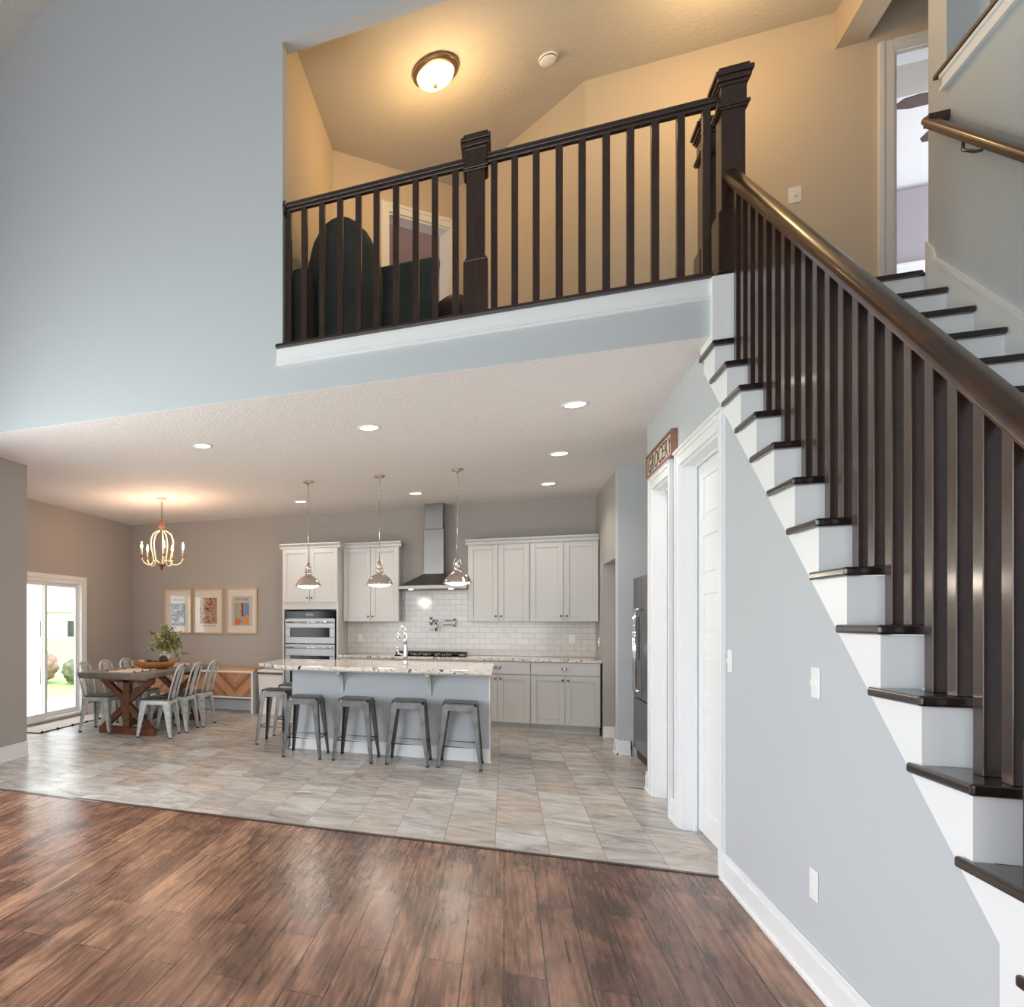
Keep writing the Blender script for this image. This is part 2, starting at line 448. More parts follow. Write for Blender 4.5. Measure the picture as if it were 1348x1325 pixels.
# ---------------------------------------------------------------- key dimensions
ZC, ZL, ZLC = 2.967, 3.315, 5.66            # kitchen ceiling, loft floor, loft ceiling
UB, UT, UK = 4.577, 4.427, 9.863            # beam plane, floor change, kitchen back wall
WR, WL, WS = 1.082, -5.70, 2.146            # door wall, dining left wall, stair wall
RISE, RUN, U17 = .195, .2247, 4.958
LB = -2.62                                  # wall behind the camera

# floors
o = struct(box('floor', 'floor', -4.62, 2.27, LB - .12, UT, -.08, 0)); o['label'] = 'brown wood plank floor'
o = struct(box('floor_kitchen', 'tile', -5.82, 3.0, UT, UK + .12, -.08, 0)); o['label'] = 'grey stone tile floor'
struct(MB().prism([(UT - .022, 0), (UT - .016, .006), (UT + .012, .006), (UT + .018, 0)], 'x', -4.5, WR - .01).done('trim_1', 'espresso'))
# kitchen ceiling
m = MB(); m.box(-5.82, WR, UB + .0015, 6.385, ZC, ZC + .2); m.box(-5.82, 3.0, 6.385, UK + .12, ZC, ZC + .2)
struct(m.done('ceiling', 'ceil'))
# wall above the kitchen, with the loft opening
m = MB()
m.box(-4.62, -1.433, UB, UB + .12, ZC + .002, 8.7)
m.box(-1.433, WR - .02, UB, UB + .12, ZC + .002, ZL - .028)
m.box(-1.433, WS, UB, UB + .12, 5.447, 8.7)
m.box(WS, 3.4, UB, UB + .12, 5.9, 8.7)
struct(m.done('wall_front', 'paint'))
# living room ceiling: gable
m = MB()
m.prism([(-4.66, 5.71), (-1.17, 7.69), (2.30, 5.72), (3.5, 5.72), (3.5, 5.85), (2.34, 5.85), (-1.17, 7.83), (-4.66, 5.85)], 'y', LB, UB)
struct(m.done('ceiling_living', 'ceil_shade'))
# left wall of living room with an assumed window opening, returning at the dining corner
m = MB(); W0, W1 = -4.62, -4.50
m.box(W0, W1, LB, .5, 0, 5.9); m.box(W0, W1, 3.9, 5.65, 0, ZC); m.box(W0, W1, 3.9, UB, ZC, 5.9)
m.box(W0, W1, .5, 3.9, 0, .45); m.box(W0, W1, .5, 3.9, 2.75, 5.9)
struct(m.done('wall_left', 'paint_k'))
m = MB(); m.box(-4.62, 3.5, LB - .12, LB, 0, .5); m.box(-4.62, -3.55, LB - .12, LB, .5, 7.8); m.box(1.15, 3.5, LB - .12, LB, .5, 7.8); m.box(-3.55, 1.15, LB - .12, LB, 3.3, 7.8)
struct(m.done('wall_behind', 'paint'))
# dining corner walls
struct(box('wall_dining_return', 'paint', -5.82, -4.62, 5.53, 5.65, 0, ZC))
m = MB(); m.box(WL - .12, WL, 5.65, 6.62, 0, ZC); m.box(WL - .12, WL, 8.45, UK, 0, ZC); m.box(WL - .12, WL, 6.62, 8.45, 1.96, ZC); m.box(WL - .12, WL, 6.62, 8.45, 0, .03)
struct(m.done('wall_dining_left', 'paint_k'))
struct(box('wall_back', 'paint_k', WL - .12, 1.25, UK, UK + .12, 0, ZC))
# subway backsplash on the back wall
struct(box('wall_backsplash', 'subway', -2.10, 1.08, UK - .01, UK - .0005, .914, 1.84))
# right wall with doorways: door wall, niche, passage
m = MB(); T = .12; X0, X1 = WR, WR + T
m.box(X0, X1, 5.34, 5.66, 0, ZC)
m.box(X0, X1, 6.24, 6.385, 0, ZC)
m.box(X0, X1, 5.66, 6.24, 2.41, ZC)
# near door bay: top follows the stair above
m.prism([(4.44, 2.41), (5.34, 2.41), (5.34, ZC), (4.90, ZC), (4.44, 2.57)], 'x', X0, X1)
m.prism([(2.19, 0), (4.44, 0), (4.44, 2.57), (2.19, .63)], 'x', X0, X1)
m.box(X0, 2.4, 6.385, 6.505, 0, ZC)
struct(m.done('wall_right', 'paint'))
m = MB(); m.box(X0, X1, 9.195, UK, 0, ZC); m.box(X0, X1, 8.24, 9.195, 2.04, ZC)
struct(m.done('wall_right_kitchen', 'paint_k'))
m = MB(); m.box(X0, X1, 8.05, 8.24, 0, ZC); m.box(X1, 2.3, 8.05, 8.17, 0, ZC); m.box(2.05, 2.17, 6.505, 8.05, 0, ZC)
struct(m.done('wall_niche', 'paint'))
m = MB(); m.box(X1, 2.9, 9.42, 9.54, 0, ZC); m.box(2.6, 2.72, 8.17, 9.42, 0, ZC)
struct(m.done('wall_passage', 'paint_k'))


# baseboards: profile boards
def baseboard(name, segs, h=.135, mat='white'):
    m = MB()
    for (x0, y0), (x1, y1), (nx, ny) in segs:
        t1, t2, t3 = .016, .010, .024
        for a, z0, z1 in ((t1, 0, h - .03), (t2, h - .03, h), (t3, 0, .018)):
            m.box(min(x0, x1, x0 + nx * a, x1 + nx * a), max(x0, x1, x0 + nx * a, x1 + nx * a), min(y0, y1, y0 + ny * a, y1 + ny * a), max(y0, y1, y0 + ny * a, y1 + ny * a), z0, z1)
    return struct(m.done(name, mat, bev=.002, seg=1))


baseboard('baseboard_right', [((WR, -.6), (WR, 4.375), (-1, 0)), ((WR, 5.412), (WR, 5.585), (-1, 0)), ((WR, 6.305), (WR, 6.505), (-1, 0)), ((WR, 6.505), (1.2, 6.505), (0, 1))], .15)
baseboard('baseboard_left', [((-4.5, LB), (-4.5, 5.65), (1, 0)), ((-4.5, 5.65), (-4.62, 5.65), (0, 1))], .15)
baseboard('baseboard_dining', [((WL, 8.53), (WL, UK), (1, 0)), ((WL, UK), (-2.9, UK), (0, -1))], .15)
baseboard('baseboard_niche', [((X1, 8.05), (1.19, 8.05), (0, -1)), ((X0, 8.05), (X1, 8.05), (0, -1)), ((X0, 8.05), (X0, 8.24), (-1, 0)), ((X0, 8.24), (X1, 8.24), (0, 1))], .15)
baseboard('baseboard_passage', [((X1, 9.42), (2.6, 9.42), (0, -1)), ((X0, 9.195), (X1, 9.195), (0, -1))], .13)


# ---------------------------------------------------------------- doors in the right wall
def panel_door(name, y0, y1, top, hinge_gap=.012):
    d = sthing(name)
    w0 = .085
    c = MB()
    for a, b in ((y0 - w0, y0), (y1, y1 + w0)):
        c.box(WR - .018, WR, a, b, 0, top + w0); c.box(WR - .026, WR - .018, a + (.0 if a < y0 else .055), a + (.03 if a < y0 else .085), 0, top + w0)
    c.box(WR - .018, WR, y0, y1, top, top + w0); c.box(WR - .026, WR - .018, y0, y1, top + .055, top + w0)
    c.box(WR - .034, WR, y0 - w0 - .012, y1 + w0 + .012, top + w0, top + w0 + .018)
    c.done('casing', 'white', d, bev=.003)
    j = MB(); j.box(WR - .002, WR + .13, y0, y0 + .018, 0, top); j.box(WR - .002, WR + .13, y1 - .018, y1, 0, top); j.box(WR - .002, WR + .13, y0 + .018, y1 - .018, top - .018, top)
    j.box(WR + .065, WR + .082, y0 + .018, y0 + .03, 0, top - .018); j.box(WR + .065, WR + .082, y1 - .03, y1 - .018, 0, top - .018); j.box(WR + .065, WR + .082, y0 + .03, y1 - .03, top - .03, top - .018)
    j.done('jamb', 'white', d, bev=.001)
    a, b, z0, z1 = y0 + .02, y1 - .02, .022, top - .02
    s = MB(); F = WR + .088
    s.box(F + .010, F + .036, a, b, z0, z1)
    n = 6; st = .105; ph = (z1 - z0 - .05 - st * (n + 1)) / n
    s.box(F, F + .012, a, a + .11, z0, z1); s.box(F, F + .012, b - .11, b, z0, z1)
    z = z0
    for k in range(n + 1):
        hh = st + (.05 if k == 0 else 0); s.box(F, F + .012, a + .11, b - .11, z, z + hh)
        if k < n: s.box(F + .004, F + .012, a + .145, b - .145, z + hh + .035, z + hh + ph - .035)
        z += hh + ph
    sl = s.done('door_slab', 'white', d, bev=.004)
    k = MB(); kx = F - .05
    k.tube([(F, a + .07, .93), (kx + .02, a + .07, .93)], .009, 10); k.blob((kx + .012, a + .07, .93), .026, 2)
    k.done('door_knob', 'knob', sl)
    return d


panel_door('door_1', 4.44, 5.34, 2.41)
panel_door('door_2', 5.66, 6.24, 2.41)

# grocery sign over the far door
t = thing('wall_sign', 'distressed GROCERY sign in a reddish wood frame above the far white door', 'sign', (WR, 0, 0))
sy0, sy1, sz0, sz1 = 5.44, 6.34, 2.50, 2.685
box('sign_board', 'signface', -.028, -.006, sy0 + .015, sy1 - .015, sz0 + .015, sz1 - .015, t)
m = MB(); m.box(-.04, -.0, sy0, sy1, sz0, sz0 + .018); m.box(-.04, 0, sy0, sy1, sz1 - .018, sz1); m.box(-.04, 0, sy0, sy0 + .018, sz0 + .018, sz1 - .018); m.box(-.04, 0, sy1 - .018, sy1, sz0 + .018, sz1 - .018)
m.done('sign_frame', 'redwood', t, bev=.002)
mt = Matrix.Translation((-.0295, (sy0 + sy1) / 2, (sz0 + sz1) / 2 - .004)) @ Matrix.Rotation(-PI / 2, 4, 'Z') @ Matrix.Rotation(PI / 2, 4, 'X')
text_mesh('lettering', 'GROCERY', .175, 'signink', t, mt, .001, 1.0)

# ---------------------------------------------------------------- loft shell
struct(box('floor_loft', 'espresso', -1.9, WR, UB + .13, 7.4, ZL - .12, ZL - .003))
struct(box('floor_landing', 'espresso', WR, 4.2, U17 + .045, 6.1, ZL - .12, ZL - .003))
struct(box('ceiling_loft', 'ceil_shade', -1.6, 4.4, UB + .121, 7.3, ZLC, ZLC + .12))
m = MB(); m.box(-1.56, -1.433, UB + .12, 6.16, ZL - .3, ZLC)
struct(m.done('wall_loft_left', 'paint_l'))
# 45 degree walls
R1 = Matrix.Translation((-1.433, 6.10, 0)) @ Matrix.Rotation(PI / 4, 4, 'Z')
m = MB(); m.box(-.12, .60, 0, .12, ZL - .1, ZLC, R1); m.box(1.33, 1.50, 0, .12, ZL - .1, ZLC, R1); m.box(.60, 1.33, 0, .12, 5.23, ZLC, R1)
struct(m.done('wall_loft_angled', 'paint_l'))
R2 = Matrix.Translation((.59, 6.10, 0)) @ Matrix.Rotation(PI * .75, 4, 'Z')
m = MB(); m.box(0, 1.5, -.12, 0, ZL - .1, ZLC, R2)
struct(m.done('wall_loft_angled_right', 'paint_l'))
m = MB(); m.box(.59, 2.46, 6.10, 6.22, ZL - .1, ZLC); m.box(2.46, 3.22, 6.10, 6.22, 5.27, ZLC); m.box(3.22, 4.2, 6.10, 6.22, ZL - .1, ZLC)
struct(m.done('wall_loft_back', 'paint_l'))
# dropped header over the hall opening
struct(box('wall_header', 'paint_l', WS, WS + .17, U17 - .17, 6.10, 5.40, ZLC))
# stair wall with knee wall opening
m = MB(); m.box(WS, WS + .12, LB, U17, 0, 4.27); m.box(WS, WS + .12, 4.79, U17, 4.27, 5.95)
struct(m.done('wall_stair', 'paint'))
m = MB(); m.box(3.3, 3.42, LB, UB + .12, 3.0, 5.85); m.box(WS + .12, 3.42, UB + .12, UB + .24, 3.2, 5.9); m.box(4.2, 4.32, U17, 6.22, 3.2, ZLC); m.box(WS + .12, 4.32, UB + .24, UB + .34, 3.2, ZLC)
struct(m.done('wall_upper_hall', 'paint'))
struct(box('floor_upper_hall', 'espresso', WS + .12, 3.42, LB, UB + .12, 3.2, 3.3))
m = MB(); m.box(WS - .03, WS + .15, LB + .02, 4.852, 4.27, 4.295)
struct(m.done('trim_2', 'espresso', bev=.004))
m = MB(); m.box(WS - .016, WS, LB + .02, 4.80, 4.175, 4.27); m.box(WS - .026, WS - .016, LB + .02, 4.805, 4.175, 4.195); m.box(WS - .024, WS - .016, LB + .02, 4.81, 4.245, 4.27)
struct(m.done('trim_3', 'white', bev=.003))
# loft edge: dark nosing and white fascia board
struct(box('trim_4', 'espresso', -1.475, 1.07, UB - .045, UB + .13, ZL - .028, ZL, bev=.008))
m = MB(); m.box(-1.47, 1.066, UB - .018, UB, 3.168, ZL - .028); m.box(-1.47, 1.066, UB - .028, UB - .018, 3.168, 3.182); m.box(-1.47, 1.066, UB - .024, UB - .018, 3.188, 3.2)
struct(m.done('trim_5', 'white', bev=.002))
# rooms beyond the loft doors
m = MB(); m.box(-.6, 2.4, 1.6, 1.72, ZL - .1, ZLC, R1); m.box(-.6, 2.4, .12, 1.6, ZLC - .1, ZLC, R1); m.box(-.7, -.6, .12, 1.72, ZL - .1, ZLC, R1); m.box(2.4, 2.5, .12, 1.72, ZL - .1, ZLC, R1); struct(m.done('wall_room_beyond', 'mauve'))
m = MB(); m.box(2.0, 5.0, 8.1, 8.2, ZL - .1, 5.28); m.box(5.0, 5.1, 6.22, 8.2, ZL - .1, 6.5); m.box(1.9, 2.0, 6.22, 8.2, ZL - .1, 6.5)
struct(m.done('wall_bedroom', 'lavender'))
m = MB(); m.prism([(8.2, 5.28), (8.2, 5.36), (6.2, 6.5), (6.2, 6.42)], 'x', 2.0, 5.0)
struct(m.done('ceiling_bedroom', 'white'))
m = MB(); m.box(2.0, 5.0, 8.07, 8.1, 4.50, 4.60); m.box(2.0, 5.0, 8.055, 8.1, 4.585, 4.605)
struct(m.done('trim_6', 'white'))
lt = bpy.data.lights.new('bedroom_fill', 'AREA'); lt.size = 1.2; lt.energy = 8; lt.color = (.95, .95, 1)  # added area lamp to light the bedroom, no window there
lo = bpy.data.objects.new('bedroom_fill', lt); C.objects.link(lo); lo.location = (4.6, 7.1, 4.9); lo.rotation_euler = (0, PI / 2, 0)
lt = bpy.data.lights.new('side_room_fill', 'AREA'); lt.size = .4; lt.energy = 5; lt.color = (1, .9, .86)  # added lamp brightening the closed room behind the angled wall
lo = bpy.data.objects.new('side_room_fill', lt); C.objects.link(lo); lo.location = (-1.9, 6.9, 4.6); lo.rotation_euler = (0, -PI / 2, 0.8)


def casing(name, mat4, s0, s1, z0, top, face, mat='white'):
    d = sthing(name); c = MB(); w = .085
    for a in (s0 - w, s1):
        c.box(a, a + w, face - .018, face, z0, top + w, mat4); c.box(a + (.0 if a < s0 else .055), a + (.03 if a < s0 else .085), face - .028, face - .018, z0, top + w, mat4)
    c.box(s0, s1, face - .018, face, top, top + w, mat4); c.box(s0, s1, face - .028, face - .018, top + .055, top + w, mat4)
    c.done('casing', mat, d, bev=.003)
    j = MB(); j.box(s0, s0 + .018, face, face + .125, z0, top, mat4); j.box(s1 - .018, s1, face, face + .125, z0, top, mat4); j.box(s0 + .018, s1 - .018, face, face + .125, top - .018, top, mat4)
    j.done('jamb', mat, d); return d


casing('door_3', R1, .60, 1.33, ZL, 5.23, 0)
casing('door_4', Matrix.Identity(4), 2.46, 3.22, ZL, 5.27, 6.10)

# ---------------------------------------------------------------- staircase
st = thing('staircase', 'white staircase with dark wood treads rising beside the grey blue wall', 'staircase')
for k in range(1, 17):
    un = U17 - (17 - k) * RUN; z = RISE * k
    m = MB(); x0 = 1.0574; x1 = WS - .0145; ub = un + RUN + .0265
    if k < 16: m.prism([(x0, un), (x1, un), (x1, ub), (WR - .009, ub), (WR - .009, un + .297), (x0, un + .297)], 'z', z - .03, z)
    else: m.box(1.19, x1, un, ub, z - .03, z)
    m.done('tread', 'tread', st, bev=.012, seg=3)
for k in range(1, 18):
    un = U17 - (17 - k) * RUN; z = RISE * k
    box('riser', 'white', WR + (.03 if k < 16 else .109), WS - (.0145 if k < 17 else -.1), un + .027, un + .04, z - RISE, z - .031, st)
box('landing_nosing', 'tread', 1.19, WS - .0145, U17, U17 + .12, ZL - .03, ZL, st, bev=.012)
# open side board (white), following the steps above and the pitch below
low = lambda u: 1.82 + .8585 * (u - 3.591)
m = MB()
for k in range(1, 16):
    ua = U17 - (17 - k) * RUN + .027; ue = ua + RUN
    if k < 4: zb, ze = 0, 0
    else: zb, ze = low(ua), low(ue)
    cut = 2.19
    if ua < cut < ue:
        m.prism([(ua, 0), (cut, 0), (cut, RISE * k - .031), (ua, RISE * k - .031)], 'x', WR - .008, WR + .03)
        m.prism([(cut, low(cut)), (ue, ze), (ue, RISE * k - .031), (cut, RISE * k - .031)], 'x', WR - .008, WR + .03)
    elif ue <= cut: m.prism([(ua, 0), (ue, 0), (ue, RISE * k - .031), (ua, RISE * k - .031)], 'x', WR - .008, WR + .03)
    else: m.prism([(ua, zb), (ue, ze), (ue, RISE * k - .031), (ua, RISE * k - .031)], 'x', WR - .008, WR + .03)
bmesh.ops.remove_doubles(m.b, verts=m.b.verts, dist=.0001)
m.done('skirt_board', 'white', st)
# wrapped post under the newel at the stair head
box('newel_plinth', 'white', 1.062, 1.19, 4.535, 4.78, RISE * 15, ZL - .028, st, bev=.003)
# wall side skirt
pts = [(U17 - .01, 3.45), (4.866, 3.45), (4.866, 3.315)]
pts = [(U17 - .002, ZL - .2), (U17 - .002, 3.46), (4.90, 3.40), (4.866, 3.311), (1.2, 3.311 - .868 * (4.866 - 1.2)), (1.2, 0), (1.3, 0)]
MB().prism(pts, 'x', WS - .014, WS - .001).done('wall_skirt', 'white', st)
MB().beam((WS - .013, 4.866, 3.318), (WS - .013, 1.2, 3.318 - .868 * 3.666), .026, .014).done('skirt_cap', 'white', st)


def newel(parent, x, y, z0, top=1.13, shaft=.055, cs=1.0):
    n = MB()
    for h, a, b in ((.072, 0, .33), (shaft, .33, .93), (.060 * min(1, cs * 1.15), .93, top - .09)):
        n.box(x - h, x + h, y - h, y + h, z0 + a, z0 + b)
    n.prism([(x - .072, z0 + .33), (x + .072, z0 + .33), (x + .058, z0 + .35), (x - .058, z0 + .35)], 'y', y - .07, y + .07)
    o = n.done('newel_post', 'espresso', parent, bev=.004)
    c = MB()
    for h, a, b in ((.068 * cs, .90, .912), (.074 * cs, .912, .93)): c.box(x - h, x + h, y - h, y + h, z0 + a, z0 + b)
    c.done('newel_collar', 'espresso', o, bev=.004); c = MB()
    for h, a, b in ((.068, top - .10, top - .08), (.078, top - .08, top - .05), (.088, top - .05, top - .025), (.072, top - .025, top)):
        h *= cs
        c.box(x - h, x + h, y - h, y + h, z0 + a, z0 + b)
    c.done('newel_cap', 'espresso', o, bev=.004)
    return o


def rail(mb, p, q, w=.062, h=.06):
    mb.beam(p, q, w * .62, h * .45)
    up = Vector((0, 0, h * .38)); mb.beam(Vector(p) + up, Vector(q) + up, w, h * .5)
    up = Vector((0, 0, h * .68)); mb.beam(Vector(p) + up, Vector(q) + up, w * .78, h * .2)


# loft railing
lr = thing('loft_railing', 'dark wood railing with square balusters along the open loft edge', 'railing')
UR = 4.632
m = MB(); rail(m, (-1.42, UR, 4.285), (-.225, UR, 4.285)); rail(m, (-.105, UR, 4.285), (1.105, UR, 4.285))
m.done('handrail', 'espresso', lr, bev=.008, seg=2)
MB().lathe([(.055, 0), (.058, .008), (.052, .016), (.04, .02)], n=24, mat=Matrix.Translation((-1.433, UR, 4.297)) @ Matrix.Rotation(PI / 2, 4, 'Y')).done('rosette', 'espresso', lr)
for x in (-1.403, -1.289, -1.162, -1.036, -.910, -.789, -.661, -.534, -.413, -.287, -.057, .062, .183, .310, .433, .560, .684, .808, .933, 1.055):
    box('baluster', 'espresso', x - .0195, x + .0195, UR - .0195, UR + .0195, ZL, 4.275, lr, bev=.002)
newel(lr, -.165, UR, ZL)

# stair railing
sr = thing('stair_railing', 'dark glossy wood handrail and square balusters running down the open side of the stairs', 'railing')
XB = 1.16
railz = lambda u: 3.537 + .862 * (u - 4.271)
m = MB(); a, b = (XB, 4.575, railz(4.575)), (XB, 2.02, railz(2.02))
sec = [(-.022, 0), (.022, 0), (.024, .02), (.036, .026), (.038, .044), (.030, .062), (.014, .072), (-.014, .072), (-.030, .062), (-.038, .044), (-.036, .026), (-.024, .02)]
A = [m.b.verts.new((a[0] + s, a[1], a[2] + h * 1.15)) for s, h in sec]; B = [m.b.verts.new((b[0] + s, b[1], b[2] + h * 1.15)) for s, h in sec]
for i in range(len(sec)):
    f = m.b.faces.new((A[i], A[(i + 1) % len(sec)], B[(i + 1) % len(sec)], B[i])); f.smooth = i in range(3, 10)
m.b.faces.new(A[::-1]); m.b.faces.new(B)
m.done('handrail', 'espresso_h', sr, bev=.003)
for k in range(4, 15):
    un = U17 - (17 - k) * RUN
    for off in (.034, .146):
        u = un + off
        if k == 4 and off < .1: continue
        m = MB(); t0 = .021
        v = [m.b.verts.new((XB + sx * t0, u + sy * t0, RISE * k if zz == 0 else railz(u + sy * t0) + .01)) for zz in (0, 1) for sx, sy in ((-1, -1), (1, -1), (1, 1), (-1, 1))]
        for f in ((3, 2, 1, 0), (4, 5, 6, 7), (0, 1, 5, 4), (1, 2, 6, 5), (2, 3, 7, 6), (3, 0, 4, 7)): m.b.faces.new([v[i] for i in f])
        m.done('baluster', 'espresso', sr, bev=.002)
newel(sr, 1.17, 4.632, ZL)
newel(sr, 1.17, 5.03, ZL - .003)
newel(sr, 1.14, 2.032, RISE * 4, cs=.74)
# wall handrail
wr = thing('wall_handrail', 'short dark wood handrail fixed to the wall above the stairs', 'handrail')
m = MB(); a, b = (2.075, 4.80, 4.02), (2.075, 2.0, 4.02 - .868 * 2.8)
A = [m.b.verts.new((a[0] + s * .75, a[1], a[2] + h * .85 - .02)) for s, h in sec]; B = [m.b.verts.new((b[0] + s * .75, b[1], b[2] + h * .85 - .02)) for s, h in sec]
for i in range(len(sec)): m.b.faces.new((A[i], A[(i + 1) % len(sec)], B[(i + 1) % len(sec)], B[i]))
m.b.faces.new(A[::-1]); m.b.faces.new(B); m.box(2.06, WS, 4.755, 4.81, 4.0, 4.05)
m.done('rail', 'espresso_h', wr, bev=.003)
for u in (4.5, 3.3, 2.2):
    z = 4.02 - .868 * (4.8 - u) - .02
    MB().tube([(2.075, u, z), (2.075, u, z - .05), (2.12, u, z - .07), (WS, u, z - .07)], .008, 8).done('bracket', 'knob', wr)
exec_lights = []


# ---------------------------------------------------------------- light fittings
def point(name, loc, e, col, r=.04, parent=None, spot=None):
    l = bpy.data.lights.new(name, 'SPOT' if spot else 'POINT'); l.energy = e; l.color = col; l.shadow_soft_size = r
    if spot: l.spot_size = spot; l.spot_blend = .6
    o = bpy.data.objects.new(name, l); C.objects.link(o); o.location = loc
    if parent is not None: o.parent = parent
    return o


rec = [(-2.52, 5.63, 'recessed ceiling light nearest the dining corner, over the front of the kitchen'), (-1.02, 5.63, 'recessed ceiling light in the middle of the front row'),
       (.48, 5.62, 'recessed ceiling light nearest the staircase'), (.485, 7.21, 'recessed ceiling light in the middle of the row along the door wall'),
       (.475, 8.73, 'recessed ceiling light near the passage and upper cabinets'), (-2.49, 8.76, 'recessed ceiling light above the tall oven cabinet'),
       (-1.01, 8.75, 'recessed ceiling light just in front of the range hood')]
first = None
for x, y, lab in rec:
    if first is None:
        first = thing('recessed_light', lab, 'ceiling light', (x, y, ZC), 0, 'recessed kitchen ceiling lights')
        MB().lathe([(.092, 0), (.092, -.006), (.074, -.007), (.070, -.002)], n=32).done('trim_ring', 'plastic', first)
        MB().lathe([(.069, -.003), (.05, -.0045), (.001, -.005)], n=32).done('lens', 'glow_white', first)
        point('glow', (0, 0, -.03), 21, (1, .91, .84), .06, first, 2.5)
    else: dup(first, (x, y, ZC), 0, lab)

# loft ceiling light
t = thing('flush_ceiling_light', 'lit round frosted flush mount light with bronze rim on the loft ceiling', 'ceiling light', (-.49, 5.52, ZLC))
MB().lathe([(.165, 0), (.172, -.012), (.168, -.03), (.150, -.042), (.138, -.045)], n=40).done('rim', 'brass', t)
MB().lathe([(.140, -.040), (.130, -.07), (.105, -.095), (.07, -.112), (.03, -.12), (.002, -.121)], n=40).done('shade', 'glow_warm', t)
MB().lathe([(.012, -.118), (.016, -.126), (.010, -.136), (.014, -.142), (.003, -.152)], n=12).done('finial', 'brass', t)
point('glow', (0, 0, -.42), 19, (1, .62, .26), .12, t)
dup(t, (1.36, 5.30, ZLC), 0, 'lit round frosted flush mount light nearer the stairs on the loft ceiling')
t = thing('smoke_detector', 'round white smoke detector on the loft ceiling', 'smoke detector', (.306, 5.735, ZLC))
MB().lathe([(.066, 0), (.066, -.012), (.058, -.016), (.056, -.034), (.045, -.042), (.001, -.044)], n=32).done('housing', 'plastic', t)
MB().lathe([(.059, -.018), (.059, -.024)], n=32).done('vent_ring', 'darkgap', t)

# pendants
pend = None
for x, y, lab in ((-2.057, 7.55, 'polished nickel dome pendant nearest the oven cabinet'), (-1.256, 7.55, 'polished nickel dome pendant in the middle over the island'), (-.449, 7.54, 'polished nickel dome pendant in front of the range hood and right cabinets')):
    if pend is None:
        pend = thing('pendant_light', lab, 'pendant light', (x, y, 0), 0, 'dome pendants over the island')
        MB().lathe([(.062, ZC), (.062, ZC - .008), (.045, ZC - .02), (.018, ZC - .028), (.008, ZC - .05)], n=24).done('canopy', 'nickel', pend)
        c = MB(); z = ZC - .045; k = 0
        while z > 2.70:
            pts = [(math.cos(a) * .009 * (1 if k % 2 else 0), math.cos(a) * .009 * (0 if k % 2 else 1), z + math.sin(a) * .017) for a in [i * PI / 4 for i in range(8)]]
            c.tube(pts, .0028, 5, closed=True); z -= .026; k += 1
        c.done('chain', 'nickel', pend)
        MB().tube([(0, 0, 2.70), (0, 0, 2.03)], .0055, 8).done('rod', 'nickel', pend)
        MB().lathe([(.142, 1.775), (.146, 1.782), (.140, 1.79), (.135, 1.80), (.122, 1.83), (.095, 1.86), (.06, 1.885), (.036, 1.90), (.033, 1.925), (.040, 1.93), (.040, 1.94), (.026, 1.945), (.026, 1.975), (.032, 1.98), (.018, 2.0), (.012, 2.03)], n=32).done('shade', 'nickel', pend)
        c = MB()
        for s in (-1, 1): c.tube([(s * .034, 0, 1.935), (s * .036, 0, 1.98), (s * .028, 0, 2.02), (0, 0, 2.04)], .004, 6)
        c.done('yoke', 'nickel', pend); c = MB()
        c.tube([(math.cos(a) * .146, math.sin(a) * .146, 1.779) for a in [i * PI / 16 for i in range(32)]], .004, 6, closed=True)
        c.done('rim_band', 'nickel', pend)
        MB().lathe([(.134, 1.786), (.12, 1.772), (.08, 1.758), (.03, 1.750), (.001, 1.749)], n=32).done('diffuser', 'frostglass', pend)
        point('glow', (0, 0, 1.70), 11, (1, .88, .74), .08, pend)
    else: dup(pend, (x, y, 0), 0, lab)

# chandelier
t = thing('chandelier', 'cream five arm candle chandelier with lit bulbs over the dining table', 'chandelier', (-4.09, 7.84, 0))
MB().lathe([(.068, ZC), (.066, ZC - .012), (.03, ZC - .024), (.008, ZC - .04)], n=24).done('canopy', 'cream', t)
c = MB(); z = ZC - .05; k = 0
while z > 2.70:
    c.tube([(math.cos(a) * .011 * (1 if k % 2 else 0), math.cos(a) * .011 * (0 if k % 2 else 1), z + math.sin(a) * .02) for a in [i * PI / 4 for i in range(8)]], .003, 5, closed=True); z -= .031; k += 1
c.done('chain', 'brass', t)
MB().lathe([(.008, 2.70), (.022, 2.68), (.03, 2.655), (.045, 2.62), (.05, 2.60), (.03, 2.585), (.022, 2.56), (.028, 2.545), (.015, 2.53)], n=20).done('crown', 'terracotta', t)
MB().lathe([(.012, 2.14), (.045, 2.125), (.05, 2.11), (.03, 2.085), (.014, 2.075), (.02, 2.06), (.012, 2.045), (.004, 2.03)], n=20).done('finial', 'terracotta', t)
